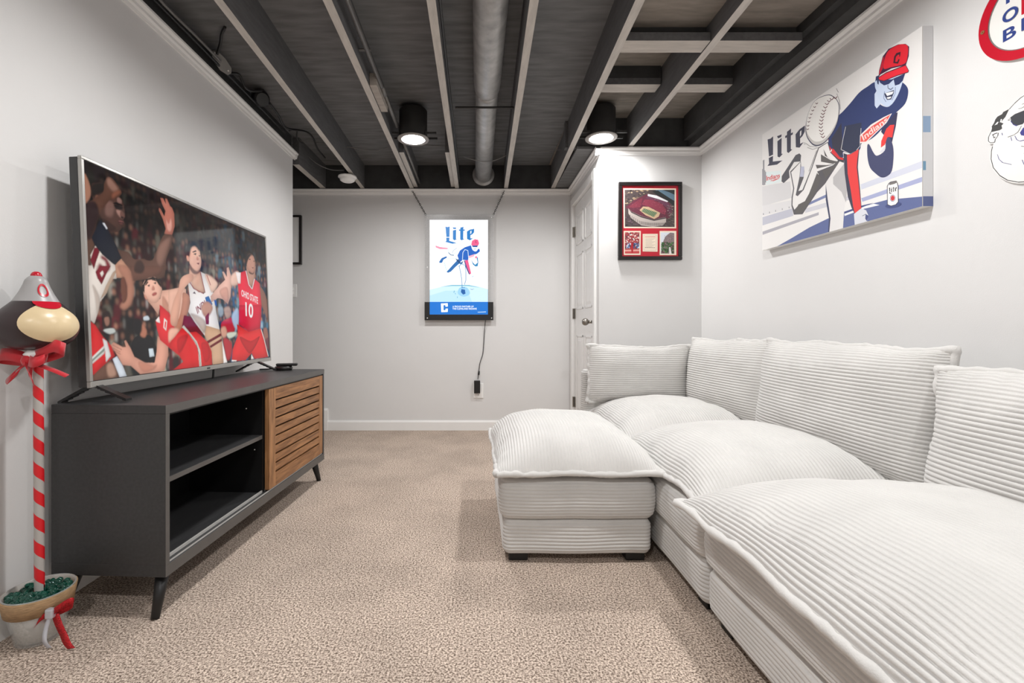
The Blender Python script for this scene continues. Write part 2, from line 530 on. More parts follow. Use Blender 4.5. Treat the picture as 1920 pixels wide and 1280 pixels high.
# ---------------------------------------------------------------- traced print data (picture coordinates, 1/2000)
ART_TV = [
('p',(0,0,2000,0,2000,2000,0,2000),(44,34,36),0),
('crowd',(0,0),(0,0,0),0),
('p',(0,1874,24,1839,40,1748,32,1672,5,1605,0,1654),(165,120,100),1),
('p',(45,1805,74,1835,120,1856,179,1784,228,1785,252,1743,262,1689,266,1607,252,1566,256,1524,210,1430,147,1418,122,1474,97,1520,61,1614,45,1706),(86,60,53),1),
('p',(45,1796,81,1839,130,1862,138,1801,110,1758,80,1724,54,1692,42,1723),(42,36,34),1),
('p',(135,1686,176,1711,196,1658,172,1551,124,1559),(122,92,84),1),
('p',(202,1642,238,1650,261,1614,243,1572,212,1598),(158,122,112),1),
('p',(217,1774,245,1759,241,1718,212,1724),(140,108,100),1),
('p',(190,1689,247,1697,242,1660,203,1652),(34,25,26),1),
('p',(221,1548,253,1545,245,1519,220,1516),(120,76,74),1),
('p',(179,1693,205,1720,248,1713,251,1701,204,1696),(24,18,20),0),
('p',(238,1648,256,1627,266,1604,252,1582,232,1589,229,1615),(112,80,72),1),
('p',(235,1590,253,1594,249,1577,236,1575),(40,26,26),1),
('p',(215,1529,253,1537,251,1528,216,1520),(50,30,32),0),
('p',(64,1711,85,1726,92,1684,75,1648,64,1670),(110,76,64),1),
('p',(103,1513,143,1501,197,1456,147,1416,121,1455),(62,42,38),1),
('p',(2,1301,33,1312,49,1244,22,1145,16,1035,41,941,0,924),(98,70,58),0),
('p',(19,1145,56,1251,113,1181,165,1119,200,1061,185,961,0,924,28,1020),(222,210,200),0),
('p',(4,1047,194,1094,198,1056,158,952,132,880,113,811,67,721,48,609,26,521,2,552,0,768),(224,214,205),0),
('p',(24,880,54,812,67,721,48,609,41,700,34,791),(190,176,166),1),
('p',(197,1066,160,1019,108,876,71,750,113,811,132,880,166,972),(196,170,150),0),
('p',(18,1099,46,1221,75,1230,77,1189,52,1090,37,1018),(122,24,44),0),
('p',(89,1165,122,1146,147,1086,139,1037,117,1004,96,1045,81,1005,61,945,49,998,74,1086,109,1049,119,1070,111,1115,82,1135),(132,26,46),0),
('p',(47,999,81,1062,148,1078,122,1011,82,886,58,941),(132,26,46),0),
('p',(74,994,93,1023,100,994,85,954),(224,214,205),0),
('p',(142,1913,163,1941,197,1928,241,1855,244,1817,206,1757,163,1719,127,1645,84,1533,62,1432,33,1307,2,1296,1,1461,17,1611,57,1675,117,1771,126,1850),(100,68,55),1),
('p',(145,1910,166,1937,200,1900,227,1852,200,1804,166,1825,147,1862),(146,110,96),1),
('p',(179,1793,230,1849,243,1831,206,1769,177,1735),(132,84,66),1),
('p',(5,1587,62,1651,85,1551,58,1421,27,1309,2,1301),(52,34,36),1),
('p',(30,1306,90,1498,115,1471,147,1408,192,1290,227,1175,178,1094,158,1108,93,1175,50,1245),(27,33,48),0),
('p',(102,1475,119,1477,138,1433,130,1421),(215,215,220),0),
('p',(201,1255,219,1250,278,1248,322,1191,386,1210,471,1220,529,1389,589,1541,667,1569,653,1439,599,1266,554,1044,293,992,262,1095,231,1166),(108,78,67),1),
('p',(286,1112,580,1184,534,1075,453,1015,385,991,297,959,284,1046),(112,78,66),0),
('p',(337,1164,378,1187,402,1118,373,1055,318,1066),(70,50,46),1),
('p',(539,1403,627,1521,650,1507,590,1274,540,1162,507,1241),(140,106,94),1),
('p',(566,1945,594,1953,620,1894,611,1959,630,1966,658,1895,678,1883,697,1821,697,1683,667,1567,590,1550,606,1614,581,1715,547,1799,551,1827,566,1819,598,1750,610,1816,582,1881),(186,118,102),0),
('p',(614,1729,637,1682,659,1759,671,1673,653,1598,620,1608),(214,158,144),1),
('p',(178,1094,224,1169,259,1114,293,1052,291,991,185,970),(192,146,122),0),
('p',(194,1089,257,1105,293,1049,314,881,307,809,281,715,235,659,199,685,211,727,245,761,257,901,230,985),(176,126,106),1),
('p',(215,963,245,978,255,802,222,727,215,845),(116,72,58),1),
('p',(2,543,32,508,74,406,131,310,151,213,114,176,59,117,3,49,0,227),(208,46,50),0),
('p',(2,217,85,322,84,245,1,152),(222,216,210),0),
('p',(2,195,85,298,84,270,2,174),(150,160,150),0),
('p',(73,388,102,357,124,215,90,160,86,266),(216,214,212),0),
('p',(3,49,59,117,114,176,153,105,179,4,1,0),(112,82,70),0),
('p',(92,133,133,147,157,29,102,19),(176,140,122),1),
('p',(134,186,165,211,204,109,230,2,178,2,153,105),(212,218,226),0),
('p',(268,302,318,402,400,411,441,379,480,226,467,108,390,112,296,189),(30,30,34),1),
('p',(407,263,446,266,456,179,413,173),(205,215,222),0),
('p',(362,526,401,453,382,380,342,412),(178,120,98),1),
('p',(300,565,355,567,355,443,311,412,293,483),(28,26,30),1),
('p',(377,599,414,612,426,570,380,563),(196,204,210),1),
('p',(79,462,144,482,163,443,121,424),(190,194,190),1),
('p',(81,621,128,633,138,510,103,481,80,509),(52,38,38),1),
('p',(89,574,121,585,123,519,100,500),(150,112,98),1),
('p',(125,320,146,347,209,294,232,293,220,354,233,362,268,272,292,190,374,119,454,109,475,226,490,399,583,285,579,173,538,5,333,5,262,102,203,119,170,211),(220,164,144),0),
('p',(138,317,200,267,202,271,139,321),(176,112,98),0),
('p',(137,288,188,246,190,250,139,293),(176,112,98),0),
('p',(150,259,191,222,193,226,152,263),(176,112,98),0),
('p',(325,135,440,79,475,85,439,36,354,28),(196,138,118),1),
('p',(411,780,526,805,547,901,623,924,714,961,787,956,768,394,639,511,605,679,523,728,504,626,452,721),(226,178,158),0),
('p',(554,841,616,714,605,657,550,708),(196,144,124),1),
('p',(384,944,419,1008,489,1038,524,990,546,923,543,893,521,804,479,754,428,780,400,810,385,850),(232,184,164),1),
('p',(382,933,409,1001,471,1037,508,1031,536,971,541,933,522,957,490,1016,429,996,398,941,392,846,381,876),(48,38,36),0),
('p',(400,938,422,980,430,975,406,931),(45,34,34),0),
('p',(455,1003,488,1016,503,992,483,998),(45,34,34),0),
('p',(418,934,441,952,436,925),(50,40,42),0),
('p',(472,972,498,988,493,963),(50,40,42),0),
('p',(455,903,468,943,481,920,479,898,461,891),(196,136,120),1),
('p',(456,848,479,872,499,869,493,848,466,830),(172,92,88),1),
('p',(388,835,406,822,416,779,397,794),(210,150,130),1),
('p',(519,740,537,729,614,646,639,511,768,406,757,86,629,220,564,292,511,350,488,464,477,562,519,607),(222,54,62),0),
('p',(478,567,510,612,519,536,486,551),(238,228,224),0),
('p',(555,598,584,563,571,448,544,487),(240,222,216),0),
('p',(564,565,574,549,564,476,555,498),(222,54,62),0),
('p',(613,329,684,243,659,233,621,283),(240,222,216),0),
('p',(836,1235,923,1184,961,1203,976,996,813,970),(206,162,142),0),
('p',(846,1459,906,1521,956,1491,968,1403,976,1342,963,1255,925,1184,867,1197,841,1267,834,1335),(224,180,160),1),
('p',(797,1424,841,1518,898,1569,946,1554,971,1485,955,1467,908,1511,862,1472,843,1378,826,1358,802,1381),(38,42,46),1),
('p',(839,1266,877,1219,924,1200,963,1250,935,1174,875,1161,832,1224),(124,94,86),1),
('p',(882,1407,920,1429,914,1400),(48,40,42),0),
('p',(943,1404,965,1414,960,1394),(48,40,42),0),
('p',(871,1428,914,1462,925,1451,884,1424),(44,36,36),0),
('p',(914,1300,951,1315,943,1288),(120,62,62),0),
('p',(926,1391,945,1365,937,1342,919,1348),(196,142,124),1),
('p',(806,1362,832,1362,835,1303,812,1309),(214,160,140),1),
('p',(812,1026,838,1064,876,982,981,927,1007,942,958,1204,1047,1175,1080,1062,1119,913,1136,709,1176,466,1199,342,1264,3,1063,2,1057,179,1015,300,974,395,881,532,800,684,829,797),(236,230,228),0),
('p',(838,1064,903,1144,958,1195,1002,944,927,935,866,989),(206,166,146),0),
('p',(1013,1182,1104,1163,1176,1079,1097,955,1054,1046),(224,188,170),1),
('p',(825,1046,870,971,878,978,833,1053),(150,32,52),0),
('p',(871,970,988,921,993,931,876,980),(150,32,52),0),
('p',(954,1198,1003,941,1010,944,962,1201),(150,32,52),0),
('p',(1032,1175,1076,1049,1083,1052,1039,1179),(170,60,76),0),
('p',(989,523,1176,466,1200,354,1210,5,1063,2,1057,179,1015,300,979,383),(206,170,142),0),
('p',(1202,317,1264,3,1210,3),(236,230,226),0),
('p',(1002,315,1193,419,1201,384,1017,286),(118,26,42),0),
('p',(1034,252,1197,345,1201,310,1047,225),(118,26,42),0),
('p',(824,664,991,582,977,418,912,510),(196,180,170),1),
('t',(885,744,996,848,1003,781,905,660),(140,28,52),'INDI'),
('p',(858,912,880,940,895,911),(70,50,70),0),
('p',(607,916,689,952,728,947,678,760,619,609,600,700),(226,180,160),0),
('p',(597,628,614,608,647,505,592,463),(222,54,62),0),
('p',(754,908,823,861,801,684,701,440,645,474,705,613,740,788),(188,130,106),1),
('p',(730,1055,780,1121,864,1153,871,1082,817,1027,746,907,708,677,674,516,622,520,614,608,647,778,707,944),(226,174,152),1),
('p',(591,442,628,484,700,464,642,369,605,328,587,329),(230,180,160),1),
('p',(754,637,823,625,974,395,930,390,878,440,796,429,730,512),(128,26,46),0),
('p',(585,273,614,338,651,379,710,464,740,502,796,431,878,440,930,394,1015,300,1057,179,1058,4,905,0,616,3,726,86,672,188),(216,48,52),0),
('p',(678,357,785,398,731,248,682,198),(190,36,44),1),
('p',(937,292,1014,277,1031,110,972,46,943,165),(192,38,46),1),
('p',(728,494,791,418,853,316,892,232,900,1,927,2,919,202,884,317,808,431,746,518),(236,230,222),0),
('p',(790,421,871,294,875,297,794,424),(140,120,110),0),
('p',(871,295,905,122,910,123,876,296),(140,120,110),0),
('p',(905,122,909,3,914,3,910,122),(140,120,110),0),
('p',(1072,904,1199,1071,1281,1161,1241,1265,1267,1273,1309,1204,1311,1332,1339,1353,1377,1218,1370,1114,1350,930,1306,825,1230,887,1167,892,1080,822),(224,178,162),0),
('p',(1196,997,1301,1063,1323,940,1300,848,1230,902),(202,150,134),1),
('p',(1002,880,1048,906,1094,802,1069,769,1017,817),(52,104,164),0),
('p',(1115,864,1147,858,1153,781,1127,790),(30,84,164),0),
('p',(951,758,1014,831,1080,800,1091,729,1027,628,972,650),(190,142,122),1),
('p',(993,628,1043,690,1037,534,1001,533),(132,22,60),0),
('p',(1205,565,1366,635,1389,438,1225,426),(186,42,62),1),
('p',(1253,765,1328,787,1354,673,1287,618,1254,667),(176,146,134),1),
('p',(1223,354,1339,273,1323,82,1263,37,1236,165),(178,52,62),1),
('p',(1189,478,1257,506,1279,390,1212,352),(206,158,138),1),
('p',(1277,416,1414,428,1398,375,1301,339),(200,205,190),1),
('p',(1353,647,1456,785,1463,573,1415,454),(170,185,205),1),
('p',(1162,757,1228,780,1237,679,1183,636),(150,160,170),1),
('p',(1894,469,1968,485,1989,319,1923,276),(150,105,92),1),
('p',(1923,291,2000,318,2000,106,1955,170),(110,60,70),1),
('p',(1375,1244,1492,1328,1492,1148,1370,1098),(220,182,166),1),
('p',(1852,1154,1938,1094,1995,922,1989,636,1908,795,1863,908),(140,102,90),1),
('p',(1624,1433,1799,1476,1767,1254,1715,1125,1652,1163),(186,146,130),0),
('p',(1640,1586,1696,1649,1762,1627,1791,1518,1777,1398,1739,1335,1663,1366,1631,1465),(188,144,128),1),
('p',(1626,1582,1696,1654,1769,1639,1717,1627,1658,1535,1627,1451),(44,40,42),1),
('p',(1671,1557,1708,1573,1700,1548),(45,38,40),0),
('p',(1751,1547,1778,1560,1774,1540),(45,38,40),0),
('p',(1717,1442,1758,1445,1745,1427),(110,62,62),0),
('p',(1663,1366,1736,1350,1768,1389,1743,1336,1684,1332),(110,80,72),1),
('p',(1483,1293,1613,1365,1655,1157,1714,1101,1764,1271,1857,1214,1878,851,1835,484,1624,431,1459,544,1483,867,1471,1158),(226,60,82),0),
('p',(1480,827,1878,866,1835,484,1624,431,1459,544),(206,30,66),0),
('p',(1445,1308,1528,1316,1517,1150,1477,1143),(238,228,226),0),
('p',(1610,1363,1651,1153,1666,1158,1623,1368),(238,226,226),0),
('p',(1653,1151,1708,1093,1720,1103,1664,1161),(238,226,226),0),
('p',(1721,1098,1773,1271,1758,1271,1707,1098),(238,226,226),0),
('t',(1526,1063,1813,982,1809,873,1522,966),(244,236,236),'OHIO STATE'),
('t',(1582,885,1721,858,1706,638,1579,670),(244,240,240),'10'),
('p',(1430,546,1624,431,1842,484,1894,366,1971,9,1704,5,1655,102,1545,3,1326,14,1349,183,1441,388),(216,50,54),0),
('p',(1469,361,1650,287,1819,353,1643,106,1537,196),(186,36,44),1),
('p',(1650,89,1695,8,1642,6),(230,225,220),0),
('p',(1330,36,1406,21,1398,6,1324,13),(230,225,220),0),
('p',(1843,467,1898,290,1912,293,1857,471),(236,228,224),0),
('p',(1898,290,1964,17,1978,19,1912,293),(236,228,224),0),
]
ART_CANVAS = [
('p',(0,0,2000,0,2000,2000,0,2000),(232,230,228),0),
('p',(1428,500,2000,504,2000,483,2000,408,2000,425,1434,430),(206,209,222),0),
('p',(1435,319,2000,326,2000,271,1446,269),(166,172,206),0),
('p',(0,1108,497,967,525,698,3,759),(213,212,213),0),
('p',(4,574,526,530,549,407,6,430),(190,191,203),0),
('p',(3,771,525,660,526,534,4,597),(220,219,220),0),
('p',(28,604,28,634,17,638,17,608),(110,110,115),0),
('p',(143,590,143,619,133,623,133,594),(110,110,115),0),
('p',(253,576,253,605,243,609,244,580),(110,110,115),0),
('p',(370,561,370,590,361,593,361,565),(110,110,115),0),
('p',(483,547,482,575,474,579,474,551),(110,110,115),0),
('p',(6,323,920,327,920,286,7,267),(172,170,178),0),
('p',(787,522,1022,542,1022,500,780,482),(122,132,172),0),
('p',(729,450,1026,427,1334,401,1334,352,1009,362,730,386),(205,205,212),0),
('p',(277,0,521,66,790,148,1045,194,1446,210,1696,195,2000,108,2000,0,1307,0,277,0),(96,107,152),0),
('p',(1241,203,1446,204,1565,198,1623,159,1446,174,1247,156),(238,238,238),0),
('p',(1241,216,1446,223,1565,210,1446,198,1244,187),(70,80,130),0),
('p',(102,1860,158,1842,205,1852,203,1547,129,1554),(66,66,82),0),
('p',(124,1534,203,1526,199,1434,369,1363,274,1345,99,1411,130,1436),(66,66,82),0),
('p',(275,1812,356,1793,348,1755,292,1764),(66,66,82),0),
('p',(281,1725,355,1737,352,1479,375,1466,317,1439,283,1473),(66,66,82),0),
('p',(414,1732,444,1730,444,1780,511,1791,508,1718,543,1713,537,1681,508,1683,507,1468,530,1450,470,1428,444,1460,442,1692,414,1696),(66,66,82),0),
('p',(582,1657,642,1696,725,1704,722,1612,688,1565,653,1550,653,1469,706,1464,644,1415,586,1454),(66,66,82),0),
('p',(650,1655,673,1665,670,1601,650,1579),(232,230,228),0),
('p',(735,1424,735,1420,733,1417,730,1415,726,1415,721,1417,717,1420,713,1425,710,1430,708,1436,707,1441,708,1446,710,1449,713,1451,717,1451,721,1449,726,1445,729,1441,732,1435,734,1430),(120,120,125),0),
('p',(731,1427,731,1423,729,1421,727,1419,724,1419,721,1421,718,1423,716,1426,713,1430,712,1435,711,1439,712,1442,713,1445,715,1446,718,1446,721,1445,724,1442,727,1439,729,1435,731,1431),(232,230,228),0),
('p',(69,1323,342,1210,344,1025,70,1098),(222,232,232),0),
('t',(79,1254,324,1180,325,1110,80,1167),(204,62,66),'Indians'),
('p',(160,1124,317,1097,314,1107,157,1134),(204,62,66),0),
('p',(313,1107,194,1112,198,1102,317,1097),(204,62,66),0),
('p',(0,1410,11,1403,13,1125,0,1131),(140,140,146),0),
('p',(12,1552,26,1545,29,1113,16,1119),(140,140,146),0),
('p',(28,1555,41,1548,45,1110,32,1116),(140,140,146),0),
('p',(45,1362,58,1356,60,1108,47,1114),(140,140,146),0),
('p',(61,1331,74,1325,75,1142,62,1148),(140,140,146),0),
('p',(496,1121,663,1198,668,1104,714,1079,715,1019,705,923,626,757,687,750,821,1023,913,1264,1040,1273,1208,946,1157,883,1006,699,899,625,690,380,555,421,517,575,520,700,545,835),(92,90,94),0),
('p',(513,1101,659,1186,656,1110,644,973,584,714,616,684,707,741,833,1017,924,1248,1037,1262,1192,958,1108,910,897,925,919,876,824,708,718,555,627,541,565,494,534,579,538,692,562,827),(234,232,230),0),
('p',(664,1116,716,1089,705,939,649,967),(186,188,208),0),
('p',(950,1147,1073,1002,1173,925,1107,928,951,1041),(96,93,92),0),
('p',(878,1032,1022,955,1141,910,897,968),(96,93,92),0),
('p',(969,907,1108,891,1157,883,1006,775),(96,93,92),0),
('p',(985,1202,1038,1059,1107,974,1003,1097),(96,93,92),0),
('p',(627,552,748,567,897,906,952,802,881,643,689,405,576,432,596,502),(96,93,92),0),
('p',(357,1116,473,1227,584,1334,642,1328,668,1286,659,1196,559,1240,478,1140,488,1030,390,988,353,1031),(84,84,90),0),
('p',(1015,692,1108,817,1241,878,1275,465,1242,248,1229,0,1055,0,1062,188,1026,465),(226,224,223),0),
('p',(1109,743,1241,860,1283,603,1265,328,1212,494,1110,647),(184,182,183),0),
('p',(1015,692,1040,459,1076,183,1060,0,1045,3,1056,190,1014,470),(62,68,96),0),
('p',(1037,1266,1085,1255,1173,1020,1240,937,1238,876,1173,936,1072,1105),(70,68,74),0),
('p',(1043,1318,1079,1305,1106,1150,1202,953,1173,962,1072,1124),(214,50,58),0),
('p',(1078,1107,1121,1152,1110,1167,1067,1122),(232,228,226),0),
('p',(1095,1090,1138,1136,1133,1144,1090,1097),(232,228,226),0),
('p',(1679,1236,1793,1180,1776,1028,1737,841,1638,1047),(52,52,84),0),
('p',(1588,1687,1497,1703,1412,1692,1313,1624,1232,1576,1136,1520,1050,1313,1084,1153,1225,957,1232,1026,1330,944,1418,952,1439,1022,1523,1016,1613,1051,1739,1159,1780,1188,1858,1236,1885,1341,1874,1422,1830,1509,1804,1542,1734,1316,1659,1347,1610,1455),(46,59,106),1),
('p',(1246,1366,1437,1291,1435,1024,1409,962,1330,949,1218,1048),(48,54,78),0),
('p',(1088,1290,1210,1430,1227,1042,1213,975,1102,1143),(54,54,70),0),
('p',(1094,1151,1118,1124,1190,978,1233,941,1234,915,1178,958,1094,1085),(214,50,58),0),
('p',(1258,1350,1231,1226,1236,1221,1263,1344),(214,214,212),0),
('p',(1231,1226,1203,1075,1209,1070,1236,1221),(214,214,212),0),
('p',(1205,1070,1256,1014,1259,1019,1207,1075),(214,214,212),0),
('p',(1256,1015,1312,951,1315,955,1259,1019),(214,214,212),0),
('p',(1315,949,1379,956,1376,963,1312,956),(214,214,212),0),
('p',(1380,956,1423,993,1419,999,1376,963),(214,214,212),0),
('p',(1424,994,1436,1220,1430,1223,1419,997),(214,214,212),0),
('p',(1421,1137,1538,1200,1661,1211,1741,1206,1693,1126,1490,1005,1419,1034),(240,225,222),0),
('p',(1429,1120,1543,1173,1661,1193,1729,1200,1685,1134,1485,1018,1425,1049),(226,88,82),0),
('t',(1434,1129,1688,1203,1707,1139,1460,1040),(246,214,208),'Indians'),
('p',(1640,935,1689,1054,1725,1076,1764,1055,1744,916,1708,944,1673,869,1636,856),(226,62,60),0),
('p',(1630,813,1673,848,1680,789,1627,796),(214,214,220),0),
('p',(1499,956,1520,960,1560,842,1599,777,1673,799,1683,897,1708,944,1746,836,1756,695,1740,523,1694,478,1639,491,1582,567,1528,666,1502,803),(66,70,104),1),
('p',(1235,1007,1280,965,1311,953,1414,969,1405,845,1398,737,1422,442,1438,189,1365,141,1330,232,1285,403,1249,727),(62,62,80),0),
('p',(1275,962,1313,947,1409,964,1394,851,1386,744,1413,446,1434,191,1365,148,1346,251,1317,490,1284,709),(226,64,64),0),
('p',(1355,144,1436,190,1487,145,1510,74,1500,0,1364,0),(214,216,224),0),
('p',(1482,99,1510,70,1498,0,1478,40),(70,80,130),0),
('p',(1448,84,1489,94,1486,100,1446,91),(90,95,120),0),
('p',(1574,1556,1602,1593,1636,1392,1595,1362,1575,1413),(200,212,232),0),
('p',(1599,1724,1824,1585,1839,1518,1800,1394,1742,1314,1687,1320,1632,1409,1603,1534,1583,1643),(196,209,231),1),
('p',(1615,1699,1738,1611,1859,1586,1839,1518,1808,1499,1769,1513,1757,1595,1712,1575,1667,1593,1630,1652),(40,50,96),0),
('p',(1700,1573,1702,1532,1708,1527,1706,1569),(60,70,110),0),
('p',(1704,1527,1729,1492,1732,1498,1707,1532),(60,70,110),0),
('p',(1732,1490,1754,1499,1750,1508,1728,1500),(60,70,110),0),
('p',(1771,1495,1768,1419,1773,1415,1776,1490),(110,125,165),0),
('p',(1768,1420,1738,1364,1743,1358,1772,1414),(110,125,165),0),
('p',(1669,1518,1661,1444,1666,1439,1675,1513),(110,125,165),0),
('p',(1661,1441,1684,1378,1689,1378,1666,1441),(110,125,165),0),
('p',(1670,1492,1761,1467,1757,1427,1733,1375,1696,1396,1677,1452),(44,50,82),0),
('p',(1680,1488,1757,1456,1745,1430,1697,1443),(250,250,250),0),
('p',(1692,1429,1736,1409,1728,1392,1701,1403),(246,246,248),0),
('p',(1578,1717,1607,1729,1608,1605,1583,1617),(190,205,228),1),
('p',(1587,1763,1620,1754,1615,1641,1602,1663,1597,1713,1582,1704),(40,50,92),0),
('p',(1613,1733,1619,1812,1655,1955,1709,1999,1796,1975,1863,1923,1894,1863,1890,1758,1866,1676,1737,1741,1629,1752),(66,22,58),0),
('p',(1665,1797,1669,1897,1709,1976,1796,1969,1859,1921,1884,1866,1880,1767,1855,1702,1737,1758),(222,24,44),1),
('p',(1618,1755,1624,1808,1655,1932,1669,1943,1654,1806),(196,20,48),0),
('p',(1609,1734,1684,1737,1864,1683,1892,1592,1887,1574,1790,1611,1667,1644,1620,1689),(80,16,40),0),
('p',(1614,1725,1684,1726,1863,1673,1887,1596,1882,1585,1790,1620,1666,1653,1624,1694),(230,32,52),0),
('p',(1820,1870,1781,1886,1761,1862,1754,1791,1797,1749,1812,1788,1800,1800,1790,1777,1771,1792,1778,1846,1797,1854,1808,1846,1805,1824,1815,1820),(58,14,34),0),
('p',(1031,1942,1120,1850,1178,1723,1186,1591,1156,1444,1074,1329,970,1276,857,1324,764,1483,733,1649,771,1843,867,1974),(58,60,84),1),
('p',(1029,1935,1115,1846,1171,1723,1179,1596,1150,1454,1070,1342,970,1292,861,1339,772,1492,742,1652,778,1839,870,1966),(196,193,190),1),
('p',(1029,1935,1114,1848,1169,1731,1176,1612,1148,1481,1069,1380,970,1337,862,1386,774,1533,744,1684,780,1856,871,1970),(238,236,232),1),
('p',(1108,1852,1134,1810,1139,1813,1113,1855),(92,30,46),0),
('p',(1140,1806,1163,1818,1157,1829,1134,1817),(92,30,46),0),
('p',(1064,1866,1091,1824,1096,1827,1069,1870),(92,30,46),0),
('p',(1097,1820,1120,1832,1114,1843,1090,1831),(92,30,46),0),
('p',(1030,1862,1057,1819,1062,1823,1035,1865),(92,30,46),0),
('p',(1063,1815,1087,1827,1080,1838,1057,1826),(92,30,46),0),
('p',(1002,1841,1030,1798,1035,1801,1007,1844),(92,30,46),0),
('p',(1036,1794,1060,1807,1053,1817,1029,1805),(92,30,46),0),
('p',(981,1807,1009,1764,1015,1768,986,1811),(92,30,46),0),
('p',(1015,1760,1039,1773,1033,1784,1009,1771),(92,30,46),0),
('p',(964,1770,992,1727,997,1731,969,1774),(92,30,46),0),
('p',(998,1723,1023,1736,1016,1747,992,1734),(92,30,46),0),
('p',(950,1734,978,1691,984,1695,955,1738),(92,30,46),0),
('p',(984,1688,1009,1701,1002,1712,978,1699),(92,30,46),0),
('p',(939,1696,968,1653,973,1657,945,1700),(92,30,46),0),
('p',(974,1649,999,1663,992,1674,967,1660),(92,30,46),0),
('p',(929,1653,958,1610,963,1615,934,1657),(92,30,46),0),
('p',(964,1607,988,1621,982,1632,957,1618),(92,30,46),0),
('p',(922,1608,951,1566,956,1570,927,1612),(92,30,46),0),
('p',(957,1562,982,1576,975,1587,950,1573),(92,30,46),0),
('p',(920,1559,950,1517,955,1521,926,1563),(92,30,46),0),
('p',(956,1514,980,1528,974,1538,949,1524),(92,30,46),0),
('p',(924,1506,954,1465,959,1469,930,1511),(92,30,46),0),
('p',(960,1462,984,1476,978,1487,953,1472),(92,30,46),0),
('p',(934,1454,963,1413,968,1417,939,1459),(92,30,46),0),
('p',(969,1410,994,1425,987,1435,962,1421),(92,30,46),0),
('p',(949,1403,977,1362,983,1367,954,1407),(92,30,46),0),
('p',(983,1359,1008,1374,1001,1385,977,1370),(92,30,46),0),
('p',(875,1934,890,1908,896,1910,881,1936),(86,36,50),0),
('p',(896,1903,914,1909,908,1920,890,1914),(86,36,50),0),
('p',(846,1901,861,1875,867,1877,851,1903),(86,36,50),0),
('p',(867,1870,885,1877,879,1887,861,1881),(86,36,50),0),
('p',(819,1869,835,1842,841,1844,825,1871),(86,36,50),0),
('p',(841,1838,859,1844,853,1855,835,1849),(86,36,50),0),
('p',(797,1830,812,1803,818,1805,803,1832),(86,36,50),0),
('p',(818,1799,837,1805,831,1816,812,1809),(86,36,50),0),
('p',(778,1787,794,1761,800,1763,784,1790),(86,36,50),0),
('p',(800,1757,819,1764,813,1774,794,1767),(86,36,50),0),
('p',(763,1738,779,1712,785,1714,769,1740),(86,36,50),0),
('p',(785,1708,804,1715,798,1725,779,1718),(86,36,50),0),
('p',(752,1686,767,1660,774,1662,758,1688),(86,36,50),0),
('p',(774,1656,793,1663,787,1673,767,1666),(86,36,50),0),
('p',(746,1638,762,1612,768,1614,752,1640),(86,36,50),0),
('p',(768,1608,787,1615,781,1625,762,1618),(86,36,50),0),
('p',(1154,1867,1184,1754,1188,1752,1158,1865),(90,85,90),0),
('p',(1184,1755,1198,1618,1202,1616,1189,1752),(90,85,90),0),
('p',(1147,1945,1173,1870,1178,1869,1151,1944),(90,85,90),0),
('p',(739,1423,798,1345,802,1347,743,1426),(120,118,118),0),
('p',(800,1343,894,1282,894,1287,800,1349),(120,118,118),0),
('p',(760,1351,837,1276,839,1281,762,1355),(120,118,118),0),
('p',(839,1275,914,1261,912,1267,837,1282),(120,118,118),0),
('p',(892,1238,818,1065,824,1060,897,1233),(120,118,118),0),
('p',(819,1065,781,986,786,981,824,1060),(120,118,118),0),
('p',(1826,98,1824,88,1815,80,1801,75,1782,74,1759,75,1737,80,1715,88,1698,97,1685,108,1680,119,1682,129,1691,137,1707,142,1727,143,1749,141,1772,136,1793,128,1809,119,1821,108),(70,80,128),0),
('p',(1696,359,1711,387,1730,396,1782,386,1793,352,1800,313,1802,128,1780,100,1734,101,1698,131),(58,58,72),0),
('p',(1702,354,1716,380,1783,375,1795,315,1796,131,1776,108,1734,109,1704,136),(240,239,236),0),
('p',(1714,370,1730,389,1783,381,1790,360,1765,354,1722,359),(118,114,112),0),
('p',(1715,331,1721,328,1726,330,1726,282,1718,283),(50,50,60),0),
('p',(1718,280,1726,279,1726,264,1744,253,1734,250,1715,261,1718,265),(50,50,60),0),
('p',(1734,324,1743,322,1742,316,1736,317),(50,50,60),0),
('p',(1734,311,1743,313,1742,272,1745,270,1738,265,1735,271),(50,50,60),0),
('p',(1749,312,1753,312,1753,320,1761,322,1760,311,1764,310,1764,305,1760,305,1760,270,1763,268,1756,264,1753,269,1753,306,1749,307),(50,50,60),0),
('p',(1769,301,1776,307,1787,309,1786,294,1782,286,1778,284,1778,271,1784,270,1777,262,1770,268),(50,50,60),0),
('p',(1777,301,1780,303,1780,292,1777,289),(240,239,236),0),
('p',(1774,176,1772,165,1767,157,1761,152,1753,150,1745,153,1737,160,1731,170,1726,182,1724,195,1724,208,1727,219,1731,227,1738,232,1746,233,1754,230,1761,223,1768,213,1772,201,1774,189),(60,70,120),0),
('p',(1771,178,1769,169,1765,161,1759,157,1752,156,1745,159,1739,165,1733,173,1729,183,1727,195,1727,206,1730,215,1734,222,1740,227,1746,227,1753,225,1760,219,1765,210,1769,200,1771,189),(236,230,226),0),
('p',(1767,180,1766,172,1762,166,1757,162,1752,161,1746,163,1740,168,1736,175,1732,184,1731,194,1731,203,1733,212,1736,218,1741,222,1747,223,1753,221,1758,216,1763,208,1766,199,1768,190),(206,58,64),0),
('p',(2002,0,2132,0,2132,2000,2002,2000),(222,222,224),0),
('p',(2002,0,2132,0,2132,110,2002,110),(96,107,152),0),
('p',(2002,400,2040,400,2040,500,2002,500),(120,160,190),0),
('p',(2002,820,2100,820,2100,1000,2002,1000),(150,175,205),0),
]
